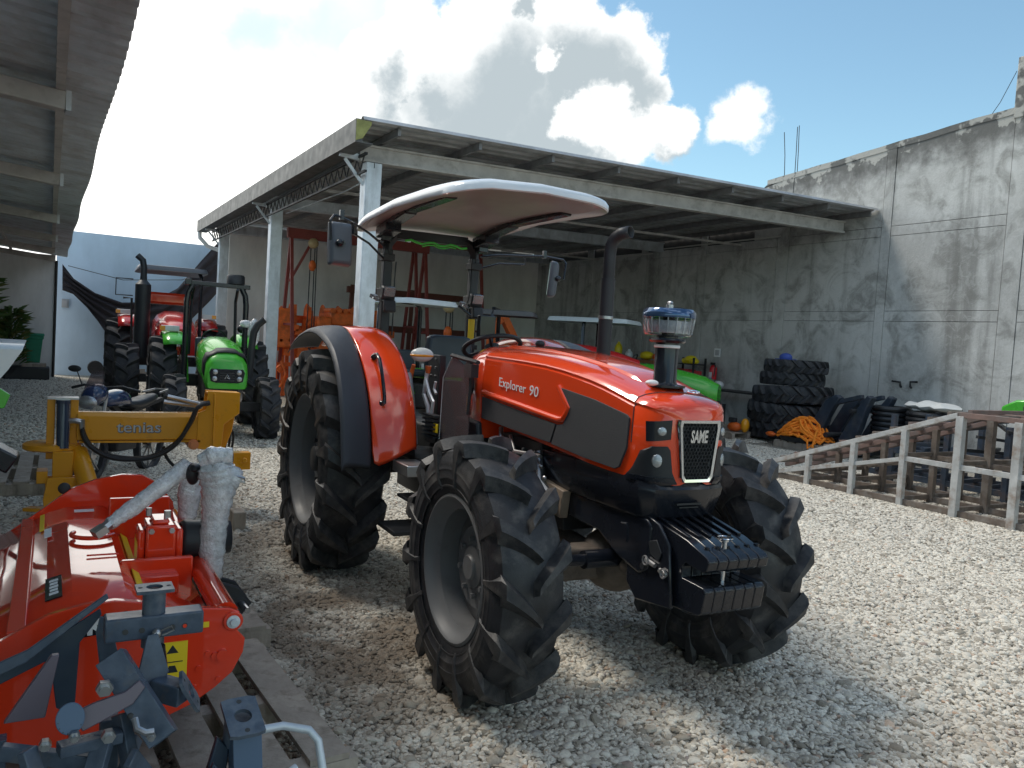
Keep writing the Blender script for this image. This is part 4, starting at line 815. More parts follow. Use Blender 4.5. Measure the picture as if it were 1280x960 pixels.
# ------------------------------------------------------------ steel loading ramps on the right
random.seed(3)
RMW = mat('worn_white_steel', (.44, .44, .43), .6, noise=.2, nscale=6, dirt=(.24, .16, .11), dscale=5, dlo=.5, dhi=.72, bump=.1)
RMR = mat('worn_red_steel', (.20, .13, .11), .6, noise=.2, nscale=6, dirt=(.15, .13, .12), dscale=4, dlo=.45, dhi=.65)
RMB = mat('brown_steel', (.14, .11, .09), .7, noise=.3, nscale=8, dirt=(.24, .22, .20), dscale=6, dlo=.5, dhi=.75)
RA = thing('loading_ramp', 'long white and rusty steel loading ramp frame sloping down onto the gravel', 'ramp', (0, 0, 0))
def rt(y): return 1.215 if y < 5.42 else max(.14, lerp(1.215, .16, (y-5.42)/(8.3-5.42)))
for X, mm in ((9.12, RMW), (9.75, RMB), (10.35, RMB)):
    top = RMW if X < 9.5 else RMR
    b = B(); b.bar((X, -1.5, 1.19), (X, 5.44, 1.19), .07, .06); b.build('top_rail', RMR if X < 9.5 else RMR, RA, bevel=.004)
    b = B(); b.bar((X, 5.42, 1.19), (X, 8.4, .12), .07, .06); b.build('sloping_rail', top, RA, bevel=.004)
    b = B(); b.bar((X, -1.5, .585), (X, 6.05, .585), .045, .06); b.bar((X, 6.05, .585), (X, 8.0, .10), .045, .05); b.build('middle_rail', mm, RA, bevel=.003)
    b = B(); b.bar((X+.02, -1.5, .05), (X+.02, 8.3, .05), .05, .07); b.build('base_rail', RMB, RA, bevel=.003)
    k = 0
    for y in (2.2, 3.0, 3.9, 4.75, 5.40, 6.08, 6.78, 7.48):
        b = B(); w = .085 if k in (3, 4) else .07; b.bar((X-.005, y, .0), (X-.005, y, rt(y)-.04), w, w, up=(0, 1, 0)); b.build('upright', mm, RA, bevel=.004); k += 1
for y in (2.2, 3.0, 3.9, 4.75, 5.40, 6.08, 6.78, 7.48):
    for z in (.08, .62 if y < 6.2 else .2):
        b = B(); b.bar((9.15, y+.03, z), (10.32, y+.03, z), .05, .05); b.build('cross_bar', RMB, RA)
y = 5.3
while y < 8.3: b = B(); b.bar((9.1, y, rt(y)+.02), (10.38, y, rt(y)+.02), .05, .045); b.build('rung', RMR if int(y*4) % 3 == 0 else RMB, RA); y += .24
y = -1.2
while y < 5.3: b = B(); b.bar((9.1, y, 1.19), (10.38, y, 1.19), .05, .05); b.build('rung', RMB, RA); y += .3
RB = thing('stacked_ramp', 'dark steel ramp frames stacked behind the white ramp frame', 'ramp', (10.9, 5.6, 0), .05)
DKB = mat('dark_blue_steel', (.035, .05, .075), .5, noise=.25, nscale=8, dirt=(.10, .07, .06), dscale=6, dlo=.5, dhi=.75)
for X in (0, .45, .9):
    for z in (.12, .48):
        b = B(); b.bar((X, -2.5, z), (X, 2.2, z), .06, .08); b.build('rail', DKB, RB)
for i in range(12):
    y = -2.4+i*.4; b = B(); b.bar((-.05, y, .18), (.95, y, .18), .05, .05); b.build('rung', DKB, RB)
for i in range(12):
    y = -2.3+i*.4; b = B(); b.bar((-.05, y, .55+.03*(i % 3)), (.95, y, .55), .05, .05); b.build('rung', DKB, RB)
for i in range(6):
    for X in (0, .9):
        y = -2.2+i*.8; b = B(); b.bar((X, y, 0), (X, y, 1.0), .07, .07); b.build('upright', DKB, RB)
b = B()
rnd = random.Random(2)
for i in range(26):
    y = -2.3+rnd.random()*3.2; z = .62+rnd.random()*.4; b.bar((-.1, y, z), (.2+rnd.random()*.9, y+rnd.uniform(-.5, .5), z+rnd.uniform(-.08, .08)), .05, .04)
o = b.build('offcut', DIRTB, RB); o['kind'] = 'stuff'
# ------------------------------------------------------------ tyre stack
def flat_tyre(Rr, Wd, rr, nl, loc, label, group, rot=(math.pi/2, 0, 0)):
    t = thing('loose_tyre', label, 'tyre', loc, 0, group, rot); link('carcass', tyre_mesh(Rr, Wd, rr, nl, TYRE2, seg=40), t); return t
TG = 'loose tractor tyres stacked by the concrete wall'
flat_tyre(.86, .40, .5, 20, (13.55, 11.62, .24), 'widest black tractor tyre at the bottom of the tall stack by the wall', TG, (math.pi/2, R(3), .3))
flat_tyre(.85, .40, .5, 20, (13.5, 11.68, .62), 'large black tractor tyre second from the bottom of the tall stack', TG, (math.pi/2, R(-2), 1.3))
flat_tyre(.82, .36, .5, 18, (13.5, 11.62, .99), 'large black tractor tyre in the middle of the tall stack', TG, (math.pi/2+R(1.5), R(2), 2.2))
flat_tyre(.66, .27, .42, 18, (13.5, 11.66, 1.31), 'smaller black tractor tyre second from the top of the tall stack', TG, (math.pi/2, R(2), .5))
flat_tyre(.65, .27, .42, 18, (13.52, 11.60, 1.58), 'smaller black tractor tyre on top of the tall stack under the blue cap', TG, (math.pi/2, 0, 1.7))
b = B(); b.ell((13.25, 11.65, 1.76), (.12, .14, .09)); b.bb(13.1, 13.4, 11.5, 11.8, 1.715, 1.73); tag(b.build('blue_cap', mat('blue_fabric', (.05, .09, .35), .7)), 'small blue cap lying on top of the tall tyre stack', 'cap')
# pallets along the wall
def pallet(loc, rz, label, group, sx=1.2, sy=1.0, n=7, name='pallet', m=None):
    m = m or WOOD; t = thing(name, label, 'pallet', loc, rz, group); key = ('pal', sx, sy, n, m.name)
    if key not in TM:
        w = sx/n*.72; b = B(); b.bb(-w/2, w/2, -sy/2, sy/2, -.011, .011); me = b.mesh('board', smooth=False); me.materials.append(m)
        b = B(); b.bb(-sx/2, sx/2, -.045, .045, -.05, .05); me2 = b.mesh('bearer', smooth=False); me2.materials.append(m); TM[key] = (me, me2)
    me, me2 = TM[key]; r_ = random.Random(int(loc[0]*100)+3)
    for i in range(n): o = link('board', me, t, loc=(-sx/2+sx*(i+.5)/n, r_.uniform(-.01, .01), .133+r_.uniform(-.003, .003)), rot=(0, 0, r_.uniform(-.012, .012)))
    for y in (-sy/2+.05, 0, sy/2-.05): link('bearer', me2, t, loc=(0, y, .07), rot=(0, 0, 0))
    for y in (-sy/2+.05, 0, sy/2-.05): b = B(); b.bb(-sx/2, sx/2, y-.05, y+.05, .0, .018); b.build('bottom_board', m, t, smooth=False)
    return t
PG = 'wooden pallets along the concrete wall'
pallet((12.9, 10.45, 0), 1.6, 'weathered pallet under the heap of orange rope', PG)
pallet((12.7, 12.6, 0), 1.6, 'weathered pallet left of the rope heap, carrying yellow and orange tools', PG)
# orange rope heap
b = B(); rnd = random.Random(11); ROPE = mat('orange_rope', (.95, .27, .02), .7, noise=.15, nscale=30)
for i in range(30):
    pts = []; a = rnd.random()*6.28; cx, cy = 12.75+rnd.uniform(-.12, .12), 10.62+rnd.uniform(-.2, .2)
    for k in range(26):
        a += .45; r_ = .22+.12*math.sin(k*.9+i); x, y = cx+r_*math.cos(a), cy+r_*1.25*math.sin(a); d = math.hypot((x-12.75)/.5, (y-10.6)/.6)
        pts.append((x, y, .17+max(0, .46*(1-d*d))*(.35+.65*i/30)+rnd.uniform(0, .03)))
    b.tube(pts, .021, 6)
b.tube([(12.5, 10.4, .3), (12.35, 10.2, .2), (12.3, 10.15, .08), (12.4, 10.05, .2)], .021, 6); b.tube([(12.6, 10.2, .42), (12.4, 10.08, .3), (12.33, 10.06, .1)], .021, 6)
tag(b.build('orange_rope', ROPE), 'tangled heap of bright orange rope on a pallet beside the tyre stack', 'rope')
b = B(); b.lathe([(0, .15), (.5, .15), (.55, .24), (.53, .24), (.48, .165), (0, .165)], (12.85, 10.6, 0), n=24); tag(b.build('black_tray', BLK), 'shallow black tray under the orange rope heap', 'tray')
# small machines on the pallet left of the rope
t = thing('brush_cutter_engine', 'small orange and yellow engine tool on the pallet before the tyre stack', 'tool', (12.5, 12.2, .145), .3)
b = B(); b.ell((0, 0, .1), (.12, .16, .1)); b.build('engine_cover', ORG, t); b = B(); b.ell((.02, -.22, .15), (.1, .09, .15)); b.build('fuel_tank', YEL, t); b = B(); b.box((0, .05, .24), (.12, .16, .1)); b.build('air_filter', DIRTB, t, bevel=.02)
t = thing('hose_coupling', 'little orange fitting between the yellow tool and the orange rope', 'tool', (12.6, 11.3, .16)); b = B(); b.ell((0, 0, .05), (.08, .13, .05)); b.build('body', ORG, t); b = B(); b.cyl((0, 0, .05), (0, -.2, .12), .02, n=8); b.build('handle', DIRTB, t)
t = thing('crate', 'dark mesh crate left of the tyre stack behind the tractor wheel', 'crate', (12.6, 13.3, 0), .1)
b = B(); b.bb(-.3, .3, -.35, .35, .12, .14); b.build('floor', DIRTB, t)
for k in range(8):
    b = B(); b.bb(-.31, -.29, -.35, .35, .16+.06*k, .19+.06*k); b.bb(-.3, .3, -.36, -.34, .16+.06*k, .19+.06*k); b.bb(-.3, .3, .34, .36, .16+.06*k, .19+.06*k); b.build('slat', DIRTB, t)
for x, y in ((-.3, -.35), (.3, -.35), (-.3, .35), (.3, .35)): b = B(); b.bb(x-.025, x+.025, y-.025, y+.025, 0, .66); b.build('corner_post', DIRTB, t)
# dark blue buckets / attachment arms leaning together
NAVY = mat('navy_paint', (.022, .032, .05), .45, noise=.3, nscale=6, rvar=.1, dirt=(.06, .065, .07), dscale=5)
t = thing('loader_arm', 'dark blue pair of front loader arms lying folded between tyre stack and pipe coils', 'loader', (13.1, 9.95, 0), 0)
for x in (-.35, .25):
    b = B(); b.prism([(.72, .12), (.60, .42), (.25, 1.0), (.02, 1.12), (-.08, 1.06), (.05, .88), (.28, .45), (.3, .12)], (x, 0, 0), (0, 1, 0), (0, 0, 1), .14); b.build('arm', NAVY, t, bevel=.02)
    b = B(); b.prism([(.05, .05), (-.15, .42), (-.48, .98), (-.62, 1.16), (-.72, 1.12), (-.62, .9), (-.5, .5), (-.32, .08)], (x+.03, 0, 0), (0, 1, 0), (0, 0, 1), .16); b.build('lower_arm', NAVY, t, bevel=.02)
    b = B(); b.bar((x+.08, .2, .92), (x+.08, -.5, 1.12), .1, .08); b.build('cylinder_guard', NAVY, t, bevel=.01)
b = B(); b.bb(-.35, .4, -.55, .7, .04, .2); b.build('cross_frame', NAVY, t, bevel=.02)
b = B(); b.cyl((-.45, .1, .35), (.4, .1, .35), .05); b.cyl((-.45, -.4, .85), (.4, -.4, .85), .04); b.build('pivot_tube', DIRTB, t)
# coils of black ribbed pipe with the white bag on top
def coil(loc, r, n, h, label):
    t = thing('pipe_coil', label, 'coil', loc, 0, 'stacked coils of black pipe')
    for k in range(n):
        b = B(); b.tube(arc((0, 0, h/2+k*h), r, 0, 360, 30, 'xy'), h*.52, 8, caps=False); b.build('pipe_ring', mat('black_pipe', (.018, .02, .024), .35, rvar=.1), t)
    return t
coil((13.4, 9.25, .15), .30, 9, .092, 'left stack of black ribbed pipe rings without a bag'); coil((13.4, 8.52, .15), .33, 9, .088, 'right stack of black ribbed pipe rings under the white sack')
b = B(); rows = []
for i in range(13):
    u = -1+i/6; row = []
    for j in range(16):
        q = 2*math.pi*j/16; k = math.sqrt(max(.02, 1-u*u*u*u)); row.append((13.4+.26*math.cos(q)*k, 8.45+u*.52, 1.04+(.055+.02*math.sin(u*9)+.04*math.exp(-(u*2)**2))*math.sin(q)*k+.012*math.sin(11*u+3*q)+.008*math.sin(23*u)))
    rows.append(row)
b.loft(rows); tag(b.build('white_sack', mat('sack_white', (.5, .52, .52), .6, bump=.5, bscale=18)), 'crumpled white sack lying on the right stack of black pipe rings', 'sack')
# shelf, bench, table and extinguisher in the far corner
def shelf(loc):
    t = thing('steel_shelf', 'narrow dark steel shelf holding rows of red boxes by the concrete wall', 'shelf', loc)
    for x, y in ((-.2, -.42), (.2, -.42), (-.2, .42), (.2, .42)): b = B(); b.bb(x-.02, x+.02, y-.02, y+.02, 0, 1.62); b.build('upright', DIRTB, t)
    for z in (.45, .78, 1.1, 1.45): b = B(); b.bb(-.21, .21, -.43, .43, z-.015, z+.015); b.build('board', DIRTB, t)
    return t
shelf((14.5, 15.95, 0))
RBX = mat('red_box', (.55, .04, .05), .5, noise=.2, nscale=20); PLACE = ('on the second shelf', 'on the third shelf', 'on the lower shelf')
for k, z in enumerate((.465, .795, 1.115)):
    for i in range(4):
        b = B(); y = 15.62+i*.22; b.bb(14.33, 14.6, y-.09, y+.09, z, z+.17+.03*((i+k) % 2)); b.bb(14.325, 14.33, y-.07, y+.07, z+.04, z+.09); o = b.build('red_box', RBX, bevel=.01)
        tag(o, '%s red box %s of the dark steel shelf' % (('rightmost', 'second from the right', 'second from the left', 'leftmost')[i], ('in the bottom row', 'in the middle row', 'in the top row')[k]), 'box', 'red boxes on the steel shelf')
b = B(); b.ell((14.45, 15.8, 1.56), (.15, .2, .12)); b.ell((14.4, 15.62, 1.53), (.13, .13, .08)); b.ell((14.5, 16.02, 1.53), (.13, .13, .09)); tag(b.build('hard_hat', mat('yellow_plastic', (.85, .65, .02), .35)), 'yellow helmets heaped on top of the dark steel shelf', 'helmet')
t = thing('fire_extinguisher', 'red fire extinguisher hanging on the concrete wall under a small white sign', 'extinguisher', (14.82, 15.35, .98))
b = B(); b.lathe([(0, 0), (.085, .0), (.095, .03), (.095, .40), (.06, .47), (.02, .49), (0, .49)], n=18); b.build('cylinder', mat('extinguisher_red', (.65, .02, .03), .3), t)
b = B(); b.bb(-.03, .03, -.03, .09, .49, .55); b.tube([(0, -.03, .52), (-.05, -.12, .45), (-.08, -.12, .2)], .015, 6); b.build('valve', BLK, t); b = B(); b.bb(-.098, -.09, -.05, .05, .12, .3); b.build('paper_label', WSTK, t)
b = B(); b.bb(14.95, 14.97, 15.28, 15.5, 1.68, 1.9); sg = b.build('extinguisher_sign', WSTK); tag(sg, 'small white square sign on the wall above the fire extinguisher', 'sign')
b = B(); b.bb(14.944, 14.95, 15.32, 15.46, 1.72, 1.86); b.build('sign_pictogram', mat('sign_grey', (.45, .45, .46), .6), sg)
t = thing('work_table', 'long low dark steel table between the extinguisher and the tyre stack', 'table', (14.3, 14.3, 0))
b = B(); b.bb(-.35, .35, -1.3, 1.2, .86, .90); b.build('table_top', DIRTB, t)
for x, y in ((-.3, -1.2), (.3, -1.2), (-.3, 0), (-.3, 1.1), (.3, 1.1)): b = B(); b.bb(x-.03, x+.03, y-.03, y+.03, 0, .86); b.build('leg', DIRTB, t)
b = B(); b.bar((14.6, 13.0, 1.02), (14.6, 14.6, 1.10), .05, .04); b.build('rail', DIRTB, t)
t = thing('bench_vice', 'blue grey vice standing on the long dark table', 'vice', (14.1, 14.95, .90), .4)
b = B(); b.bb(-.08, .08, -.08, .08, 0, .16); b.bb(-.06, .06, -.22, .1, .16, .26); b.build('body', mat('vice_blue', (.12, .17, .3), .5), t, bevel=.01); b = B(); b.cyl((0, -.35, .2), (0, -.1, .2), .02); b.cyl((-.1, -.34, .2), (.1, -.34, .2), .01); b.build('screw', STEEL, t)
b = B(); b.ell((14.2, 14.5, 1.0), (.12, .15, .1)); b.ell((14.1, 14.75, .96), (.1, .1, .06)); tag(b.build('white_rag', WHT), 'white rags lying in a bundle on the long dark table', 'rag')
t = thing('workbench', 'brown wooden workbench with tools behind the precleaner at the wall', 'workbench', (14.4, 18.0, 0))
BRW = mat('brown_wood', (.28, .12, .05), .6, noise=.25, nscale=8)
b = B(); b.bb(-.4, .4, -1.2, 1.2, 1.40, 1.48); b.build('bench_top', BRW, t)
for x, y in ((-.35, -1.1), (-.35, 1.1), (.35, -1.1), (.35, 1.1)): b = B(); b.bb(x-.05, x+.05, y-.05, y+.05, 0, 1.4); b.build('leg', BRW, t)
b = B(); b.bb(-.4, -.36, -1.2, 1.2, 1.1, 1.3); b.build('apron', BRW, t)
for y, z, r_, m, nm, lb in ((18.7, 1.70, (.12, .12, .22), 'yellow_plastic', 'yellow_can', 'tall yellow can standing on the brown workbench'), (17.4, 1.6, (.16, .25, .12), 'yellow_plastic', 'yellow_helmet', 'yellow helmet lying on the brown workbench'), (16.98, 1.58, (.13, .15, .1), 'orange_paint', 'orange_case', 'small orange case at the right end of the brown workbench'), (18.2, 1.58, (.1, .13, .14), 'white_plastic', 'white_jug', 'white jug beside the yellow can on the workbench')):
    b = B(); b.ell((14.3, y, z), r_, 14, 8)
    if nm.endswith('helmet'): b.lathe([(.28, z-.07), (.30, z-.06), (.28, z-.05)], (14.3, y, 0), n=16)
    else: b.cyl((14.3, y, z), (14.3, y, z+r_[2]+.03), .04, n=10)
    tag(b.build(nm, MT[m]), lb, nm.split('_')[1])
# green machine at the right edge behind the ramp
t = thing('green_machine', 'bright green and dark machine cover peeping over the ramp at the right edge', 'machine', (12, 5.6, 0))
b = B(); b.prism([(.95, 1.0), (.95, 1.22), (.75, 1.33), (.5, 1.35), (.5, 1.0)], (0, 0, 0), (0, 1, 0), (0, 0, 1), .5); b.build('green_cover', GRN, t, bevel=.03)
b = B(); b.prism([(.62, 1.0), (.64, 1.25), (.5, 1.42), (-.6, 1.45), (-.6, 1.0)], (-.03, 0, 0), (0, 1, 0), (0, 0, 1), .6); b.build('dark_cover', NAVY, t, bevel=.03)
for y in (-.4, .7): b = B(); b.bb(.1, .3, y-.05, y+.05, 0, 1.02); b.build('leg', DKB, t)
# ------------------------------------------------------------ inside the shed: gantries, disc ploughs
RGA = mat('gantry_red', (.26, .05, .04), .5, noise=.15, rvar=.1)
def gantry(loc, w, h, label, rz=0, knee=True):
    t = thing('gantry_hoist', label, 'hoist', loc, rz, 'red A-frame gantry hoists in the shed'); m = RGA
    b = B(); b.bar((-.1, 0, h), (w+.1, 0, h), .14, .24); b.build('beam', m, t)
    for x in (0, w):
        for d in (-.8, .8): b = B(); b.bar((x, d*.04, h-.1), (x+(.0), d, 0), .075, .075); b.build('leg', m, t)
        b = B(); b.bar((x, -.5, h*.45), (x, .5, h*.45), .06, .06); b.build('brace', m, t)
    if knee: b = B(); b.bar((0, 0, h-1.2), (.55, 0, h-.1), .06, .06); b.build('knee_brace', m, t)
    return t
gantry((5.12, 20.2, 0), 3.6, 4.1, 'left red A-frame gantry hoist standing behind the galvanised post')
gantry((8.75, 21.0, 0), 2.05, 4.42, 'right red A-frame gantry hoist seen under the tractor canopy', 0, False)
def chain_hoist(loc, drop, label):
    t = thing('chain_hoist', label, 'hoist', loc, 0, 'chain hoists hanging from the gantries')
    b = B(); b.ell((0, 0, 0), (.13, .13, .13)); b.build('pulley', mat('brass_dull', (.5, .38, .2), .5), t); b = B(); b.ell((0, 0, -.55), (.09, .09, .14)); b.build('hook_block', ORG, t)
    b = B()
    for dx in (-.05, .05, .1): b.tube([(dx, .02, 0), (dx*1.2, .02, -drop)], .014, 5)
    b.build('chain', DIRTB, t); b = B(); b.tube([(0, 0, -drop), (.07, 0, -drop-.08), (.04, 0, -drop-.18), (-.04, 0, -drop-.14)], .025, 6); b.build('hook', DIRTB, t)
chain_hoist((5.62, 20.0, 3.88), 2.6, 'left chain hoist hanging from the red beam near the post'); chain_hoist((7.45, 15.8, 2.40), 1.5, 'right chain hoist with orange pulley hanging behind the small tractor')
OR2 = mat('dusty_orange', (.85, .17, .03), .6, noise=.3, nscale=5, dirt=(.40, .10, .03), dscale=4, dlo=.52, dhi=.72)
def harrow(loc, L_, label, rz=0):
    t = thing('disc_harrow', label, 'harrow', loc, rz, 'orange disc harrows stored in the shed')
    b = B(); b.bb(0, L_, -.1, .1, 1.75, 1.95); b.build('main_beam', OR2, t, bevel=.01); b = B(); b.bb(0, L_, -.55, -.4, 1.5, 1.68); b.build('front_beam', OR2, t)
    for i in range(int(L_/.42)):
        x = .2+i*.42; b = B(); b.lathe([(0, .03), (.12, .025), (.24, .0), (.30, -.04), (.30, -.05), (.24, -.01), (.1, .015), (0, .02)], (x, -.3, 1.98), 'x', 18); b.build('disc', OR2, t)
        b = B(); b.prism([(-.1, 0), (.1, 0), (.1, .6), (-.1, .6)], (x+.1, 0, 1.2), (0, 1, 0), (0, 0, 1), .05); b.cyl((x+.1, -.4, 1.6), (x+.1, .3, 1.85), .05, n=8); b.build('bracket', OR2, t)
    return t
harrow((4.9, 21.6, .15), 3.4, 'orange disc harrow stored high behind the left gantry and post')
t = thing('orange_cultivator', 'upright orange cultivator frames packed between the two galvanised posts', 'cultivator', (5.0, 20.9, 0))
rnd = random.Random(4)
for x0, x1, z0, z1, d in ((-.15, .35, 1.25, 2.25, .3), (.95, 1.35, .6, 2.1, .35), (1.3, 2.9, 1.9, 2.25, .3), (.5, .8, .3, 1.6, .25), (1.5, 2.4, 1.55, 1.9, .2)):
    b = B(); b.bb(x0, x1, -d-.1, d-.1, z0, z1); b.build('gearbox_casing', OR2, t, bevel=.05)
for i in range(9):
    b = B(); x = 1.35+i*.17; b.cyl((x, -.45, 2.27+.02*(i % 2)), (x, .2, 2.27), .07, n=10); b.build('drum', OR2, t)
for i in range(9):
    x = .05+i*.16; b = B(); b.bar((x, rnd.uniform(-.2, .2), 0), (x+rnd.uniform(-.12, .12), rnd.uniform(-.2, .2), 1.9+rnd.uniform(0, .5)), .07, .09); b.build('upright', OR2, t)
for z in (.35, .8, 1.2, 1.6): b = B(); b.bar((-.1, -.1, z), (1.5, -.15, z+.06), .08, .10); b.build('cross_beam', OR2, t)
for i in range(14):
    b = B(); x, z = rnd.uniform(0, 1.4), rnd.uniform(.3, 2.1); b.box((x, -.3, z), (.16, .12, .16), (0, rnd.uniform(0, 60), 0)); b.cyl((x, -.4, z), (x, -.1, z), .04, n=8); b.build('bracket', OR2, t)
for i in range(5): b = B(); x = .1+i*.3; b.tube([(x, -.3, .9), (x+.1, -.5, .6), (x, -.45, .3), (x-.1, -.3, .12)], .03, 6); b.build('tine', OR2, t)
t = thing('brown_frame', 'brown steel frame standing behind the pale-roofed tractor', 'frame', (7.3, 22.3, 0))
BRN = mat('brown_primer', (.15, .05, .035), .7)
for x in (.05, .5, 1.9, 3.9): b = B(); b.bar((x, 0, 0), (x+.1, 0, 3.1), .1, .1); b.build('leg', BRN, t)
for z in (2.95, 1.9): b = B(); b.bb(0, 4.1, -.08, .08, z-.08, z+.1); b.build('cross_beam', BRN, t)
t = thing('crane_arm', 'bright orange hydraulic crane arm folded behind the seat of the red tractor', 'crane', (8.5, 15.2, 0))
b = B(); b.bar((-.3, 0, 0), (-.3, 0, 2.05), .16, .16); b.build('mast', ORG, t, bevel=.01); b = B(); b.bar((-.05, 0, 2.3), (.45, 0, 1.5), .17, .15); b.bar((.42, 0, 1.55), (.75, 0, 1.1), .2, .2); b.build('arm', ORG, t, bevel=.01)
b = B(); b.cyl((.2, -.12, 1.7), (.36, -.12, 1.35), .09, n=10); b.build('cylinder', WHT, t); b = B(); b.bar((-.35, 0, 2.02), (.05, 0, 2.3), .14, .14); b.build('shoulder', ORG, t)
# ------------------------------------------------------------ other tractors (x forward, own right side is -y)
def body_loft(name, tab, m, parent, ang=35):
    b = B(); rows = []
    for x, hw, zb, zs, zt in tab:
        h = [(hw-.02, zb), (hw, zb+.04), (hw+.004, lerp(zb, zs, .55)), (hw-.01, zs), (hw-.07, lerp(zs, zt, .6)), (hw*.45, zt-.006), (0, zt)]
        rows.append([(x, -y, z) for y, z in h]+[(x, y, z) for y, z in h[-2::-1]])
    b.loft(rows); return b.build(name, m, parent, ang=ang)
def tractor2(label, loc, rz, paint, grp, wb=2.1, fr=(.56, .34, .30), rrr=(.74, .44, .42), fy=.70, ry=.76, hw=.27, hood=None, rops='front', canopy=None, exh=None, mask=True, fend=True, nl=(15, 17), full=True):
    t = thing('tractor', label, 'tractor', loc, rz, grp)
    for s in (-1, 1):
        if full: wheel(t, wb, s*fy, fr[0], fr[1], fr[2], nl[0], .14, s, mt=TYRE2, a=.2*s)
        wheel(t, 0, s*ry, rrr[0], rrr[1], rrr[2], nl[1], .17, s, mt=TYRE2, a=.1)
    hd = hood or [(.85, hw*.95, .98, 1.30, 1.42), (1.2, hw, .95, 1.30, 1.42), (1.8, hw, .90, 1.22, 1.34), (2.3, hw*.95, .84, 1.12, 1.24), (2.5, hw*.85, .82, 1.05, 1.17), (2.58, hw*.7, .83, 1.02, 1.10)]
    h = body_loft('hood', hd, paint, t)
    b = B(); b.bb(.2, wb+.35, -.17, .17, .55, .92); b.bar((wb, -.62, fr[0]), (wb, .62, fr[0]), .14, .14); b.bar((0, -.7, rrr[0]), (0, .7, rrr[0]), .2, .2); b.build('chassis', DIRTB, t, bevel=.01)
    if fend:
        for s in (-1, 1):
            Rf = rrr[0]+.08; A = [(Rf*math.cos(R(a)), rrr[0]+Rf*math.sin(R(a))*.98) for a in (48, 58, 70, 82, 95, 110, 130)]
            b = B(); b.grid([[(x-.03, s*(ry-.32), z-.04) for x, z in A], [(x, s*(ry-.28), z) for x, z in A], [(x, s*(ry-.10), z) for x, z in A], [(x-.02, s*(ry+.02), z-.02) for x, z in A]]); f = b.build('fender', paint, t, solid=.01, ang=50)
            b = B(); b.grid([[(x-.02, s*(ry-.28), z-.03) for x, z in A], [(x*.45+.05, s*(ry-.29), 1.0) for x, z in A]]); b.build('fender_side', paint, f, solid=.008)
            b = B(); b.bar((A[0][0]-.01, s*(ry-.30), A[0][1]-.03), (A[0][0]+.08, s*(ry-.34), .75), .05, .06); b.build('fender_edge', paint, f)
            b = B(); b.bb(.12, .20, s*(ry-.1)-.14, s*(ry-.1)+.14, rrr[0]*2+.06, rrr[0]*2+.15); l_ = b.build('fender_lamp', WHT, t, bevel=.01); b = B(); b.bb(.195, .21, s*(ry)-.06, s*(ry)+.02, rrr[0]*2+.07, rrr[0]*2+.14); b.build('amber_lens', AMBER, l_)
    b = B(); b.box((.0, 0, 1.30), (.12, .42, .36), (0, -8, 0)); b.box((.2, 0, 1.10), (.4, .42, .12)); b.build('seat', mat('seat_vinyl', (.02, .03, .05), .4), t, bevel=.04, seg=3)
    b = B(); b.tube([(.78+.09*math.cos(R(a)), .19*math.sin(R(a)), 1.46+.17*math.cos(R(a))) for a in range(0, 360, 15)]+[(.87, 0, 1.63)], .014, 6, caps=False); b.cyl((.9, 0, 1.2), (.76, 0, 1.46), .03); b.build('steering_wheel', BLK, t)
    if rops:
        x = .75 if rops == 'front' else -.15; H = 2.30; yy = .47
        for s in (-1, 1): b = B(); b.tube([(x, s*yy, .9), (x, s*yy, H-.12), (x, s*(yy-.04), H-.04), (x, s*(yy-.12), H)], .038, 8); b.build('rops_post', BLKG, t)
        b = B(); b.bar((x, -yy+.08, H), (x, yy-.08, H), .07, .06); b.build('rops_crossbar', BLKG, t, bevel=.01)
    if canopy:
        x0, x1, hy, z, mt_ = canopy
        b = B(); rr = []
        for k, dz in ((.05, .055), (.7, .05), (.96, .035), (1.0, -.02), (1.0, -.05), (.96, -.055), (.05, .0)):
            rr.append([((x0+x1)/2+(x1-x0)/2*k*math.copysign(abs(math.cos(q))**.14, math.cos(q)), hy*k*math.copysign(abs(math.sin(q))**.14, math.sin(q)), z+dz) for q in [2*math.pi*i/32 for i in range(32)]])
        b.loft(rr); b.build('canopy_roof', mt_, t, ang=50)
        for s in (-1, 1): b = B(); b.bar((x0+.1, s*hy*.75, z-.01), (x1-.1, s*hy*.75, z-.01), .05, .04); b.build('canopy_rail', BLK, t)
    if exh:
        x, y, z0, z1, tp_, r_ = exh
        b = B(); b.tube([(x, y, z0), (x, y, z1-.2), (x+.02, y, z1-.08), (x+.08, y+tp_, z1)], r_, 12); b.build('exhaust', BLK, t)
    return t
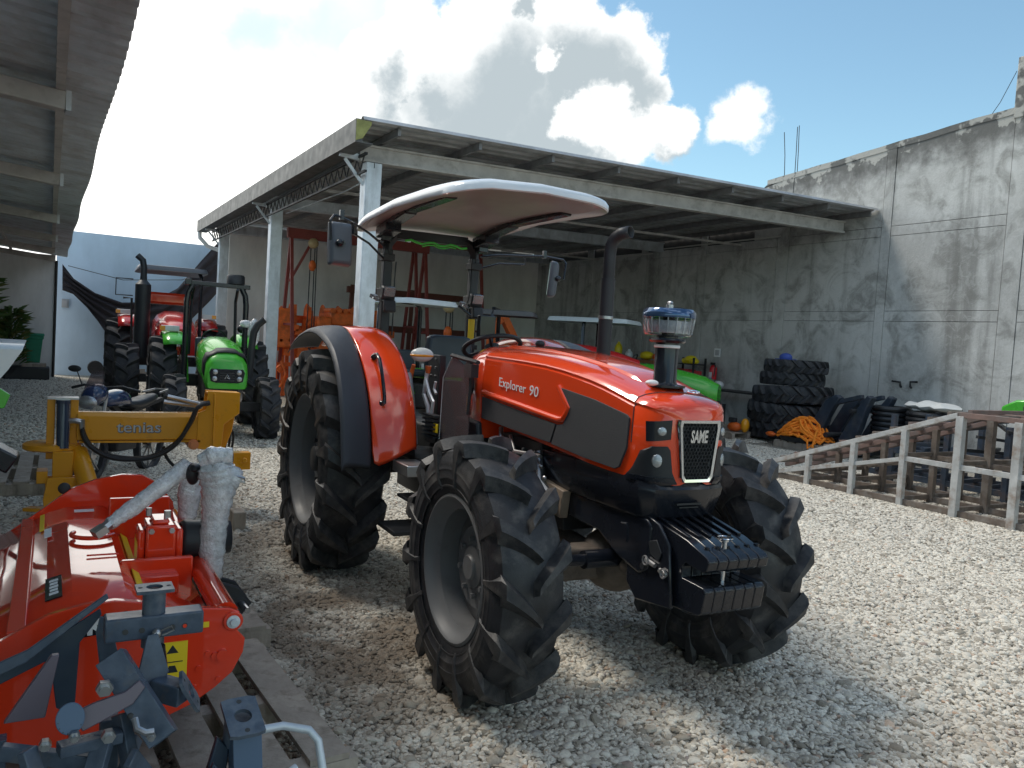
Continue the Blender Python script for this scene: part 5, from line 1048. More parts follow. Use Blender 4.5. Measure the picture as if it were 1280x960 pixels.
# green tractor facing the camera at the left
gx_, gy_ = 2.45, 14.9
rzg = -math.pi/2-.05
GT = tractor2('lime green tractor with yellow work attachment in front of its nose, facing the camera', (2.36, 14.55, 0), rzg, GRN, 'tractors parked at the far left', wb=1.95, fr=(.49, .30, .27), rrr=(.75, .40, .44), fy=.66, ry=.72, hw=.30,
    hood=[(.9, .27, 1.0, 1.38, 1.50), (1.2, .29, .98, 1.38, 1.52), (1.7, .30, .93, 1.35, 1.48), (2.1, .30, .89, 1.26, 1.39), (2.3, .30, .83, 1.18, 1.32), (2.42, .29, .79, 1.12, 1.26), (2.47, .26, .79, 1.08, 1.18)], rops=None, nl=(13, 15))
GT['label'] = 'lime green tractor with black roll bar facing the camera, behind the yellow implement'
b = B(); b.grid([[(x, y, z+.08) for y, z in ((-.305, .93), (-.305, 1.10), (-.27, 1.2), (-.13, 1.275), (0, 1.285), (.13, 1.275), (.27, 1.2), (.305, 1.10), (.305, .93))] for x in (2.14, 2.36)][::1]); b.v = [(x, y*.99 if x > 2.3 else y*1.01, z+.008-(.055 if x > 2.3 else 0)) for x, y, z in b.v]; b.build('charcoal_band', CHAR, GT, solid=.012)
b = B(); b.prism([(-.22, 1.0), (.22, 1.0), (.245, .95), (.22, .82), (.15, .80), (-.15, .80), (-.22, .82), (-.245, .95)], (2.462, 0, .075), (0, 1, 0), (0, 0, 1), .02); gm_ = b.build('grille_mask', BLKG, GT, bevel=.008)
for y, z in ((-.165, .955), (.165, .955), (-.17, .86), (.17, .86)): b = B(); b.lathe([(0, .022), (.02, .02), (.036, .01), (.038, 0)], (2.475, y, z+.075), 'x', 16); b.build('headlight', LENS, gm_)
b = B()
for k in range(4): b.bb(2.48, 2.486, -.1, .1, .905+.035*k, .92+.035*k)
b.build('grille_bar', DIRTB, gm_)
b = B(); b.tube([(2.49, -.035, .935), (2.49, 0, 1.0), (2.49, .035, .935), (2.49, .012, .943), (2.49, 0, .965)], .006, 6); b.build('emblem', CHROME, gm_)
for s in (-1, 1):
    b = B(); b.tube([(.95, s*.45, .7), (.95, s*.45, 2.05), (.95, s*.43, 2.2), (.95, s*.37, 2.32)], .045, 10); b.build('rops_post', BLKG, GT)
    b = B(); b.tube([(.55, s*.36, 1.2), (.55, s*.34, 2.1), (.75, s*.34, 2.3)], .025, 8); b.build('rear_brace', BLKG, GT)
b = B(); b.bar((.95, -.42, 2.35), (.95, .50, 2.34), .08, .07); b.box((.95, -.44, 2.36), (.12, .1, .10)); b.build('rops_crossbar', BLKG, GT, bevel=.01)
b = B(); b.lathe([(0, 0), (.14, .0), (.14, .12), (.12, .15), (0, .16)], (.9, .28, 2.38), n=18); b.build('air_intake', BLK, GT)
b = B(); b.tube([(1.6, .44, .9), (1.62, .46, 1.4), (1.62, .48, 1.62), (1.64, .53, 1.74), (1.68, .62, 1.83)], .055, 12); b.build('exhaust', CHAR, GT)
b = B(); b.ell((1.55, .50, 1.62), (.06, .09, .22)); b.ell((1.5, .38, 1.75), (.05, .1, .06)); b.build('plastic_bag', WRAP, GT)
b = B(); b.ell((.5, .46, 1.66), (.05, .07, .07)); b.build('round_lamp', BLKG, GT)
# red tractor behind it
DRD = mat('deep_red_paint', (.50, .02, .02), .22, coat=.5)
R2 = tractor2('older deep red tractor behind the green one, tall black exhaust on its corner', (2.25, 18.6, 0), -math.pi/2-.04, DRD, 'tractors parked at the far left', wb=2.3, fr=(.62, .38, .33), rrr=(.83, .46, .46), fy=.80, ry=.88, hw=.33, hood=[(.85, .33, 1.2, 1.62, 1.80), (1.3, .34, 1.15, 1.62, 1.82), (2.1, .34, 1.1, 1.52, 1.70), (2.5, .32, 1.05, 1.42, 1.60), (2.7, .27, 1.05, 1.36, 1.50)], rops=None, canopy=(-.4, 1.1, .62, 2.62, mat('dark_roof', (.12, .13, .15), .3)), nl=(14, 17))
R2.scale = (1.06, 1.06, 1.06); R2.location.x -= .08
b = B(); b.lathe([(0, 0), (.13, 0), (.13, 1.30), (.06, 1.38), (.05, 1.55), (0, 1.55)], (1.75, -.55, .95), n=16); b.tube([(1.75, -.55, 2.42), (1.75, -.55, 2.55), (1.74, -.57, 2.68), (1.72, -.66, 2.76)], .055, 10); b.build('exhaust', BLK, R2)
b = B()
for s in (-1, 1):
    b.tube([(.85, s*.52, 1.3), (.85, s*.52, 2.5), (.8, s*.48, 2.62)], .035, 8)
b.build('roof_post', BLKG, R2); b = B(); b.bb(2.69, 2.71, -.15, .15, 1.2, 1.28); b.build('badge_plate', WSTK, R2)
b = B(); b.tube([(1.5, -.7, 1.1), (1.52, -.72, 2.0), (1.52, -.86, 2.0)], .02, 6); b.tube([(1.4, -.7, 2.35), (1.4, -.98, 2.35), (1.4, -.98, 2.05), (1.4, -.7, 2.05)], .012, 6); b.build('mirror_frame', DIRTB, R2)
b = B(); b.bb(-.3, .5, -.5, .4, 1.95, 2.18); b.build('red_toolbox', RED2, R2, bevel=.05)
# small tractors inside / beside the shed, seen over the red hood
PALE = mat('pale_grey_roof', (.62, .68, .72), .35, noise=.05); DKR = mat('grey_roof_dark', (.10, .10, .105), .6)
tractor2('small green tractor with a pale grey flat canopy behind the seat of the red tractor', (5.30, 12.95, 0), -math.pi/2+.35, GRN, 'tractors parked under the shed roof', rops='rear', canopy=(-.75, .75, .55, 2.30, PALE), wb=1.7, fr=(.40, .22, .22), rrr=(.55, .3, .33), ry=.55, fy=.5, nl=(12, 14))
tractor2('deep red tractor with a dark flat canopy behind the hood of the front tractor', (7.2, 12.9, 0), -math.pi/2+.95, DRD, 'tractors parked under the shed roof', hood=[(.3, .34, 1.1, 1.62, 1.74), (.8, .38, 1.05, 1.66, 1.80), (1.6, .38, 1.0, 1.60, 1.75), (2.1, .36, .95, 1.52, 1.66), (2.5, .30, .95, 1.42, 1.54)], rops='rear', canopy=(-.55, .6, .48, 2.24, DKR), wb=2.0, nl=(14, 15))
tractor2('green tractor with a pale canopy in front of the brown workbench', (9.9, 13.7, 0), -math.pi/2+.62, GRN, 'tractors parked under the shed roof', rops='rear', canopy=(-.95, .8, .58, 2.28, PALE), wb=2.0, nl=(14, 15), hood=[(.75, .3, .98, 1.34, 1.46), (1.2, .3, .95, 1.34, 1.46), (1.8, .3, .90, 1.26, 1.38), (2.3, .29, .84, 1.16, 1.28), (2.58, .2, .83, 1.06, 1.14)])
b = B(); b.tube([(7.45, 12.1, 1.2), (7.45, 12.1, 1.72)], .045, 10); b.lathe([(.05, 1.72), (.09, 1.74), (.09, 1.79), (0, 1.81)], (7.45, 12.1, 0), n=14); tag(b.build('intake_stack', BLK), 'short black intake pipe standing up behind the red hood, left of the exhaust', 'pipe')
# ------------------------------------------------------------ motorcycle
MC = thing('motorcycle', 'small dark blue and black motorcycle parked behind the yellow beam', 'motorcycle', (.70, 9.55, 0), 0)
# x of this thing is to the right; front wheel points at the camera's left
def mwheel(P, nm):
    b = B(); b.lathe([(.27, -.04), (.30, -.035), (.305, 0), (.30, .035), (.27, .04), (.25, .02), (.25, -.02)], P, 'y', 28, close=True); w_ = b.build('wheel', TYRE2, MC)
    b = B()
    for k in range(8): q = k*math.pi/4; b.bar((P[0]+.04*math.cos(q), P[1], P[2]+.04*math.sin(q)), (P[0]+.25*math.cos(q), P[1], P[2]+.25*math.sin(q)), .018, .012)
    b.cyl((P[0], P[1]-.05, P[2]), (P[0], P[1]+.05, P[2]), .05, n=14); b.build('rim', STEEL, w_)
MC.rotation_euler = (0, R(2), R(58))
mwheel((-.62, 0, .30), 'f'); mwheel((.62, 0, .30), 'r')
b = B(); b.loft([[(x, y*w_, z+h*v) for y, v in ((-1, 0), (-.8, .7), (0, 1), (.8, .7), (1, 0), (.7, -.5), (-.7, -.5))] for x, w_, z, h in ((-.45, .07, .80, .08), (-.3, .13, .83, .12), (-.1, .14, .84, .14), (.05, .09, .80, .10))]); b.build('fuel_tank', mat('motorcycle_blue', (.015, .03, .09), .2, coat=.7), MC, ang=180, sub=2)
b = B(); b.loft([[(x, y*w_, z+h*v) for y, v in ((-1, 0), (-.8, .8), (0, 1), (.8, .8), (1, 0), (.6, -.6), (-.6, -.6))] for x, w_, z, h in ((-.02, .09, .78, .06), (.15, .13, .76, .07), (.4, .13, .80, .07), (.72, .07, .86, .05))]); b.build('seat', BLK, MC, ang=180, sub=2)
b = B(); b.loft([[(x, y*w_, z+h*v) for y, v in ((-1, -.2), (-.8, .7), (0, 1), (.8, .7), (1, -.2), (.5, -1), (-.5, -1))] for x, w_, z, h in ((-.72, .06, .86, .06), (-.66, .12, .88, .11), (-.52, .13, .92, .12), (-.42, .07, .92, .08))]); b.build('headlamp_fairing', MT['motorcycle_blue'], MC, ang=180, sub=2)
b = B(); b.ell((-.70, 0, .83), (.05, .10, .07)); b.build('headlamp', LENS, MC); b = B(); b.prism([(-.10, 0), (.10, 0), (.06, .2), (-.06, .2)], (-.60, 0, .96), (0, 1, 0), (.35, 0, .9), .006); b.build('windscreen', SMOKE, MC)
for s in (-1, 1):
    b = B(); b.tube([(-.60, s*.06, .30), (-.46, s*.06, .90)], .02, 8); b.build('fork', STEEL, MC)
    b = B(); b.tube([(-.44, s*.03, .97), (-.42, s*.2, .99), (-.36, s*.36, .95)], .014, 8); b.build('handlebar', BLK, MC)
    if s > 0: b = B(); b.tube([(-.43, s*.22, .99), (-.44, s*.27, 1.12)], .006, 5); b.ell((-.44, s*.30, 1.15), (.02, .07, .035)); b.build('mirror', BLK, MC)
    b = B(); b.prism([(-.3, .62), (-.05, .72), (.0, .60), (-.2, .42), (-.34, .45)], (0, s*.14, 0), (1, 0, 0), (0, 0, 1), .012); b.build('side_fairing', MT['motorcycle_blue'], MC)
b = B(); b.bb(-.28, .12, -.11, .11, .30, .56); b.cyl((-.12, -.12, .5), (-.22, -.12, .68), .06); b.build('engine', DIRTB, MC, bevel=.02)
b = B(); b.tube([(-.2, .13, .4), (.0, .14, .28), (.35, .15, .30), (.75, .15, .40)], .035, 8); b.tube([(.6, -.1, .9), (.85, -.08, .93), (.85, .08, .93), (.6, .1, .9)], .012, 6); b.tube([(.1, .15, .3), (.16, .26, .02)], .012, 6); b.build('exhaust_pipe', STEEL, MC)
b = B(); b.bar((-.38, 0, .85), (.1, 0, .6), .05, .05); b.bar((.1, 0, .6), (.6, 0, .3), .06, .05); b.bar((.1, 0, .7), (.8, 0, .82), .1, .04); b.build('frame', DIRTB, MC)
b = B(); b.loft([[(x, y, z) for y, z in ((-.06, 0+dz), (0, .03+dz), (.06, 0+dz))] for x, dz in ((-.92, .40), (-.80, .58), (-.62, .63), (-.45, .58))]); b.build('mudguard', MT['motorcycle_blue'], MC, solid=.004)
# ------------------------------------------------------------ yellow implement
YI = thing('yellow_implement', 'ochre yellow hydraulic implement with long lettered beam and black hose on the gravel', 'implement', (0, 7.7, 0), 0)
b = B(); b.loft([[(x, y, z) for y, z in ((-.09, .66), (.09, .66), (.09, .84), (.05, .895), (-.05, .895), (-.09, .86))] for x in (.22, 1.22)]); bm_ = b.build('beam', YEL, YI, bevel=.006)
b = B(); b.bb(.24, 1.2, -.10, .10, .638, .655); b.build('beam_flange', YEL, bm_)
text('lettering', 'tenias', .135, mat('letter_edge', (.12, .12, .12), .5), bm_, (.70, -.0915, .765), (1, 0, 0), (0, 0, 1), ext=.001, sx=1.12, bold=.004)
text('lettering', 'tenias', .135, mat('letter_silver', (.5, .5, .52), .5), bm_, (.697, -.0935, .768), (1, 0, 0), (0, 0, 1), ext=.001, sx=1.12)
b = B(); b.prism([(1.17, .58), (1.44, .55), (1.50, .72), (1.52, .86), (1.53, 1.09), (1.25, 1.10), (1.235, .93), (1.17, .90)], (0, .07, 0), (1, 0, 0), (0, 0, 1), .02); b.prism([(1.17, .58), (1.38, .55), (1.40, .80), (1.53, .90), (1.53, 1.09), (1.25, 1.10), (1.235, .93), (1.17, .90)], (0, -.08, 0), (1, 0, 0), (0, 0, 1), .02); b.bb(1.25, 1.53, -.09, .07, 1.07, 1.09); b.bb(1.30, 1.315, -.12, .05, .6, 1.08); b.build('headstock', YEL, YI, bevel=.005)
b = B(); b.bb(1.37, 1.66, -.05, .06, .37, .53); b.cyl((1.6, -.06, .46), (1.6, -.075, .46), .025); b.build('lower_lug', YEL, YI, bevel=.01)
b = B(); b.cyl((1.14, -.13, .62), (1.14, .1, .62), .045); b.cyl((1.14, -.14, .62), (1.14, -.16, .62), .03); b.build('hinge_pin', mat('copper_orange', (.7, .25, .1), .4), YI)
for x in (.03, .20): b = B(); b.bb(x-.03, x+.03, -.06, .06, .5, 1.0); b.build('cylinder_bracket', YEL, YI, bevel=.005)
b = B(); b.bb(0, .23, -.08, .08, 1.0, 1.015); b.build('bracket_cap', STEEL, YI)
b = B(); b.cyl((.115, -.10, .97), (.12, -.14, .60), .048, n=18); b.cyl((.115, -.10, 1.0), (.115, -.10, .97), .055, n=18); b.build('hydraulic_cylinder', mat('cylinder_navy', (.03, .045, .08), .25, coat=.3), YI)
b = B(); b.cyl((.12, -.14, .60), (.135, -.17, .36), .026, n=14); b.build('piston_rod', CHROME, YI)
b = B(); b.bb(.085, .19, -.24, -.12, .32, .36); b.build('rod_clevis', mat('cylinder_navy', (.03, .045, .08), .25), YI, bevel=.01)
b = B(); b.lathe([(0, 0), (.19, 0), (.21, .012), (.21, .05), (.19, .06), (0, .06)], (.04, .02, .57), n=32); b.bb(.02, .26, -.07, .1, .56, .62); b.build('slewing_disc', YEL, YI)
b = B(); b.cyl((.24, -.05, .55), (.36, -.62, .17), .075, n=20); b.build('slewing_tube', YEL, YI)
b = B(); b.cyl((.36, -.62, .17), (.363, -.632, .163), .08, n=20); b.build('tube_cap', YEL, YI)
b = B(); b.prism([(.0, .0), (.22, .0), (.26, .28), (.20, .38), (.0, .38), (-.03, .2)], (.02, -.25, 0), (1, 0, 0), (0, 0, 1), .03); b.prism([(.0, .0), (.22, .0), (.26, .28), (.20, .36), (-.02, .36)], (.02, -.05, 0), (1, 0, 0), (0, 0, 1), .03); b.bb(.02, .24, -.28, -.05, .12, .16); b.bb(-.06, .02, -.2, 0, .32, .42); b.bb(.05, .2, -.2, .05, .2, .58); b.build('pivot_foot', YEL, YI, bevel=.006)
b = B(); b.bar((.0, -.45, .09), (.3, -.45, .04), .12, .03); b.bar((-.12, -.1, .1), (.2, -.35, .12), .1, .03); b.build('foot_plate', YEL, YI, bevel=.005)
HOSE = mat('rubber_hose', (.015, .015, .017), .4, bump=.3, bscale=200)
def hose(name, pts, r, parent, m=HOSE, n=8, k=5):
    P = [Vector(p) for p in pts]; out = []
    for i in range(len(P)-1):
        p0, p1, p2, p3 = P[max(i-1, 0)], P[i], P[i+1], P[min(i+2, len(P)-1)]
        for j in range(k):
            t = j/k; out.append(.5*((2*p1)+(p2-p0)*t+(2*p0-5*p1+4*p2-p3)*t*t+(3*p1-p0-3*p2+p3)*t**3))
    out.append(P[-1]); b = B(); b.tube(out, r, n); return b.build(name, m, parent)
hose('hose', [(.26, -.13, .80), (.27, -.14, .70), (.34, -.15, .60), (.48, -.16, .52), (.66, -.16, .50), (.84, -.16, .53), (.99, -.16, .63), (1.09, -.16, .80), (1.16, -.16, .96), (1.26, -.12, .99)], .019, YI)
hose('hose', [(.25, -.11, .80), (.29, -.12, .68), (.36, -.13, .59), (.5, -.14, .53), (.68, -.14, .51), (.84, -.14, .54), (1.0, -.14, .65), (1.11, -.14, .82), (1.17, -.14, .97), (1.26, -.10, 1.0)], .017, YI)
hose('hose', [(.9, -.05, .60), (.93, -.06, .50), (1.0, -.1, .42), (1.10, -.15, .38)], .014, YI)
for d in (0, .03, .06): hose('hose', [(1.40, .1, .85), (1.46+d, .12, .7), (1.45+d, .12, .52), (1.38+d, .1, .42)], .012, YI)
b = B(); b.tube([(.16, -.12, .83), (.21, -.13, .83), (.25, -.13, .82)], .022, 8); b.tube([(.255, -.13, .84), (.26, -.13, .76)], .022, 8); b.tube([(.95, .2, 1.02), (1.08, .18, .99), (1.22, .1, .96)], .02, 8); b.tube([(.92, .2, .97), (1.1, .18, .95), (1.24, .1, .94)], .02, 8); b.build('hose_fitting', STEEL, YI)
# ------------------------------------------------------------ red flail mower on its pallet
pallet((.28, 3.35, 0), .06, 'weathered wide pallet under the red flail mower', 'wooden pallets on the left', sx=1.45, sy=1.25, n=7)
pallet((.30, 4.75, 0), .05, 'pallet under the far end of the red flail mower', 'wooden pallets on the left', sx=1.45, sy=1.2, n=7)
pallet((-.36, 9.55, 0), -.02, 'grey slatted pallet at the left edge beside the yellow implement', 'wooden pallets on the left', sx=.9, sy=1.9, n=5, m=WOOD)
FM = thing('flail_mower', 'glossy red flail mower lying on pallets, rear toward the left, with yellow stickers', 'mower', (0, 0, 0))
PN = [(-.35, .44), (-.22, .56), (-.11, .63), (.02, .70), (.13, .725), (.22, .73), (.33, .71), (.42, .68), (.60, .66), (.635, .645), (.645, .61), (.63, .575), (.66, .54), (.655, .49), (.62, .42), (.56, .37), (.48, .32), (.40, .29), (.30, .26), (.1, .22), (-.1, .24), (-.3, .30)]
b = B(); b.prism(PN, (0, 3.03, 0), (1, 0, 0), (0, 0, 1), .03); pn = b.build('side_plate', RED2, FM, bevel=.004)
PF = [(-.2, .54), (.02, .71), (.12, .79), (.23, .835), (.36, .86), (.46, .855), (.55, .80), (.62, .70), (.64, .60), (.62, .45), (.5, .3), (.1, .22), (-.2, .3)]
b = B(); b.prism(PF, (0, 4.78, 0), (1, 0, 0), (0, 0, 1), .03); b.build('side_plate', RED2, FM, bevel=.004)
deck = [(-.55, .36), (-.40, .44), (-.22, .54), (-.10, .60), (-.02, .64), (.02, .665), (.10, .69), (.27, .69), (.31, .66), (.40, .60), (.52, .54), (.60, .50), (.62, .46)]
b = B(); b.grid([[(x, y, z) for x, z in deck] for y in (3.03, 3.5, 4.0, 4.4, 4.75)]); dk = b.build('deck', RED2, FM, ang=12, solid=.01)
b = B(); b.bb(-.095, -.04, 3.04, 4.74, .625, .645); b.build('deck_rib', RED2, dk, bevel=.004)
for k in range(11): b = B(); y = 3.1+k*.15; b.box((-.30, y, .515), (.26, .135, .012), (0, -31, 0)); b.build('guard_flap', RED2, dk, bevel=.003)
b = B(); b.tube([(-.185, 3.05+i*.17, .605+.006*(i % 2)) for i in range(11)], .006, 6); b.build('flap_rod', STEEL, dk)
b = B(); b.box((.335, 3.95, .655), (.035, 1.35, .004), (0, 38, 0)); b.build('yellow_stripe', YSTK, dk); b = B(); b.box((-.005, 4.55, .663), (.02, .35, .004), (0, -22, 0)); b.build('yellow_stripe', YSTK, dk)
b = B(); b.box((.04, 3.37, .683), (.055, .27, .004), (0, -16, 0)); bs = b.build('model_sticker', BLKG, dk); b = B()
for k in range(5): b.box((.04, 3.29+k*.04, .6865), (.03-.004*(k % 2), .022, .002), (0, -16, 0))
b.build('sticker_print', WSTK, bs)
b = B(); b.box((.02, 4.25, .682), (.03, .16, .004), (0, -18, 0)); b.build('white_sticker', WSTK, dk)
b = B(); b.box((.18, 4.62, .70), (.09, .05, .004)); b.build('white_sticker', WSTK, dk)
b = B(); b.tube(arc((.20, 4.05, .715), .09, 150, 330, 16, 'xy'), .010, 8); b.tube([(.16, 3.72, .703), (.28, 3.72, .702)], .004, 5); b.build('lift_handle', RED2, dk)
b = B(); b.bb(.31, .5, 3.55, 4.5, .56, .64); b.bb(.28, .56, 3.6, 3.63, .5, .70); b.bb(.28, .56, 4.4, 4.43, .5, .80); b.prism([(.24, .67), (.36, .80), (.42, .80), (.52, .6), (.24, .6)], (0, 4.25, 0), (1, 0, 0), (0, 0, 1), .03); b.build('hitch_frame', RED2, FM, bevel=.006)
b = B(); b.bb(.38, .50, 3.68, 3.86, .62, .82); b.bb(.405, .475, 3.70, 3.84, .82, .84); b.bb(.35, .38, 3.70, 3.84, .64, .8); b.bb(.50, .53, 3.69, 3.85, .64, .80); gb_ = b.build('gearbox', RED2, FM, bevel=.014)
b = B()
for x, y, z in ((.40, 3.675, .64), (.48, 3.675, .64), (.40, 3.675, .80), (.48, 3.675, .80), (.52, 3.7, .60), (.53, 3.75, .55)): b.cyl((x, y, z), (x, y-.015, z), .012, n=6)
b.cyl((.40, 3.8, .84), (.40, 3.8, .875), .012, n=8); b.cyl((.47, 3.75, .84), (.47, 3.75, .87), .015, n=8); b.cyl((.52, 3.72, .56), (.52, 3.72, .66), .014, n=8); b.build('bolt', STEEL, gb_)
b = B(); b.bb(.42, .46, 3.675, 3.679, .655, .67); b.build('type_plate', WSTK, gb_)
b = B(); b.lathe([(.075, .53), (.085, .55), (.075, .66), (.08, .68), (.07, .74)], (0, 3.78, .73), 'x', 20); b.build('shaft_guard', BLK, FM, solid=.006)
b = B(); b.cyl((.613, 2.99, .612), (.613, 3.02, .612), .036, n=22); b.build('roller_boss', RED2, pn, bevel=.004)
b = B(); b.lathe([(0, 2.972), (.012, 2.972), (.014, 2.984), (.024, 2.985), (.024, 2.992), (0, 2.992)], (.613, 0, .612), 'y', n=18); b.build('roller_pin', GALV, pn)
b = B(); b.tube([(.60, 3.06, .62), (.61, 4.75, .62)], .045, 14); b.build('front_tube', RED2, FM)
b = B(); b.bb(.36, .46, 2.996, 3.001, .43, .56); ys_ = b.build('warning_sticker', YSTK, pn)
b = B(); b.prism([(.39, .52), (.43, .52), (.41, .55)], (0, 2.997, 0), (1, 0, 0), (0, 0, 1), .002); b.bb(.375, .445, 2.994, 2.997, .487, .49); b.prism([(.39, .45), (.43, .45), (.42, .475), (.40, .475)], (0, 2.997, 0), (1, 0, 0), (0, 0, 1), .002); b.build('pictogram', BLK, ys_)
b = B(); b.bb(.45, .53, 2.996, 3.001, .60, .62); b.build('yellow_label', YSTK, pn)
b = B(); b.prism([(.10, .61), (.13, .675), (.26, .69), (.28, .63)], (0, 3.001, 0), (1, 0, 0), (0, 0, 1), .003); lg = b.build('brand_plate', BLKG, pn); text('lettering', 'K', .075, WSTK, lg, (.165, 2.9965, .645), (1, .0, 0), (0, 0, 1), ext=.001, sx=1.2, bold=.003)
b = B()
for x, z in ((.05, .62), (-.08, .52), (.50, .45), (.53, .50), (.57, .40), (.49, .38)): b.cyl((x, 3.005, z), (x, 2.994, z), .011, n=12)
b.build('plate_bolt', RED2, pn)
b = B(); b.cyl((.58, 3.005, .49), (.58, 2.985, .49), .022, n=12); b.cyl((.555, 3.005, .49), (.555, 2.99, .49), .014, n=12); b.build('plate_boss', RED2, pn)
b = B(); b.ell((.09, 4.775, .79), (.03, .02, .03)); b.build('hook', DIRTB, FM)
# wrapped drive shaft and hitch leg
b = B(); rnd = random.Random(9)
def lumpy(name, pts, rs, parent, m=WRAP, seed=1, n=16):
    r_ = random.Random(seed); P = [Vector(p) for p in pts]; b = B(); out = []; rr = []
    for i in range(len(P)-1):
        for j in range(8): out.append(P[i].lerp(P[i+1], j/8)); rr.append(lerp(rs[i], rs[i+1], j/8)*(1+.04*math.sin(j*2.1+i)+r_.uniform(-.03, .03)))
    out.append(P[-1]); rr.append(rs[-1]); b.tube(out, rr, n)
    b.v = [(x+r_.uniform(-.0018, .0018), y+r_.uniform(-.0018, .0018), z+r_.uniform(-.0018, .0018)) for x, y, z in b.v]; return b.build(name, m, parent, ang=80)
WH = thing('wrapped_drive_shaft', 'hitch frame and drive shaft wrapped in white bubble wrap, standing over the red mower', 'drive shaft', (0, 0, 0))
lumpy('wrapped_shaft', [(.24, 3.75, .82), (.33, 3.78, .88), (.45, 3.8, .97), (.56, 3.85, 1.05)], [.026, .036, .036, .042], WH, seed=2)
b = B(); b.tube([(.20, 3.73, .79), (.23, 3.74, .815), (.25, 3.75, .83)], .024, 8); b.box((.205, 3.73, .80), (.05, .06, .03), (0, -30, 20)); b.build('shaft_end', STEEL, WH)
lumpy('wrapped_post', [(.655, 3.72, .56), (.655, 3.72, .70), (.665, 3.72, .85), (.675, 3.72, .98), (.66, 3.72, 1.06)], [.050, .058, .058, .078, .08], WH, seed=3)
lumpy('wrapped_head', [(.59, 3.72, 1.09), (.64, 3.70, 1.115), (.72, 3.68, 1.12)], [.03, .042, .035], WH, seed=4)
lumpy('wrapped_bulge', [(.60, 3.74, 1.03), (.67, 3.72, 1.03), (.76, 3.70, 1.00)], [.05, .08, .045], WH, seed=5)
lumpy('wrapped_foot', [(.66, 4.5, .66), (.67, 4.5, .8), (.68, 4.5, .95)], [.045, .06, .055], WH, seed=6)
b = B(); b.ell((.575, 3.80, 1.02), (.03, .03, .05)); b.ell((.58, 3.78, 1.05), (.025, .04, .02)); b.build('black_sleeve', BLK, WH)
b = B(); b.cyl((.655, 3.72, .46), (.655, 3.72, .60), .036, n=16); b.lathe([(.036, 0), (.045, .01), (.045, .03), (.036, .04)], (.655, 3.72, .44), n=16); b.build('black_post', BLKG, WH)
b = B(); b.cyl((.67, 3.72, .46), (.71, 3.6, .32), .026, n=14); b.build('chrome_rod', CHROME, WH)
b = B(); b.prism([(.66, .36), (.80, .33), (.86, .40), (.80, .48), (.70, .52), (.66, .50)], (0, 3.82, 0), (1, 0, 0), (0, 0, 1), .02); b.prism([(.66, .36), (.80, .33), (.86, .40), (.80, .48), (.70, .52), (.66, .50)], (0, 3.92, 0), (1, 0, 0), (0, 0, 1), .02); b.build('hitch_bracket', BLK, WH, bevel=.005)
b = B(); b.cyl((.82, 3.7, .40), (.80, 3.95, .41), .014, n=10); b.build('hitch_pin', STEEL, WH)
b = B(); b.tube([(.74, 3.75, .98), (.72, 3.75, .8), (.70, 3.78, .66)], .005, 5); b.build('wire', DIRTB, WH)
b = B(); b.tube([(.735, 3.66, 1.03), (.77, 3.66, 1.02), (.775, 3.66, 1.0), (.74, 3.66, 1.01)], .006, 5); b.build('clip', STEEL, WH)
b = B(); b.bb(1.36, 1.46, 6.8, 7.0, 0, .16); tag(b.build('wood_block', WOOD, bevel=.01), 'small brown wooden block on the gravel behind the wrapped post', 'block')
# ------------------------------------------------------------ slate-grey tool carrier in the foreground
GI = thing('grey_tool_carrier', 'slate grey tool carrier with drilled square tubes and clamps in front of the red mower', 'implement', (0, 0, 0))
def plate(name, pts, o, u, v, t, m=GREYM, parent=GI, bevel=.003): b = B(); b.prism(pts, o, u, v, t, mid=True); return b.build(name, m, parent, bevel=bevel)
def flange(c, u, v, w, h, t=.010, hole=.028, parent=GI):
    """rectangular plate with a real round hole and two bolt holes"""
    b = B(); n = 24; c = Vector(c); u = Vector(u).normalized(); v = Vector(v).normalized(); wv = u.cross(v); outer = []; inner = []
    for i in range(n):
        q = 2*math.pi*(i+.5)/n; cx, cy = math.cos(q), math.sin(q); k = min(w/2/abs(cx) if abs(cx) > 1e-6 else 9, h/2/abs(cy) if abs(cy) > 1e-6 else 9); outer.append((cx*k, cy*k)); inner.append((cx*hole, cy*hole))
    R_ = lambda P, s: [c+u*x+v*y+wv*(s*t/2) for x, y in P]
    b.grid([R_(inner, -1), R_(outer, -1), R_(outer, 1), R_(inner, 1)], cu=True, cv=True); f = b.build('flange_plate', GREYM, parent, ang=30)
    b = B()
    for s in (-1, 1): p = c+u*(s*w*.38 if w > h else 0)+v*(0 if w > h else s*h*.38); b.cyl(p-wv*(t*.55), p+wv*(t*.55), min(w, h)*.075, n=12)
    b.build('bolt_hole', JOINT, f); return f
# upright tube with top flange, horizontal drilled beam below it
flange((.30, 2.62, .878), (1, 0, 0), (0, 1, 0), .105, .085, hole=.024)
b = B(); b.lathe([(.024, .07), (.033, .07), (.033, -.10), (.024, -.10)], (.30, 2.62, .80), close=True); b.build('socket_tube', GREYM, GI)
b = B(); b.bb(.165, .44, 2.58, 2.655, .735, .805); be = b.build('cross_tube', GREYM, GI, bevel=.006)
b = B()
for x in (.22, .265, .35, .385): b.cyl((x, 2.578, .765), (x, 2.582, .765), .0085, n=12)
b.build('tube_hole', JOINT, be); b = B(); b.cyl((.385, 2.576, .765), (.385, 2.58, .765), .006, n=8); b.build('red_plug', RED2, be)
b = B(); b.ell((.305, 2.57, .755), (.014, .014, .014)); b.tube([(.31, 2.565, .76), (.345, 2.56, .775), (.352, 2.56, .762), (.32, 2.562, .75)], .003, 5); b.tube([(.30, 2.56, .75), (.29, 2.555, .735), (.31, 2.555, .73)], .003, 5); b.build('lynch_pin', STEEL, be)
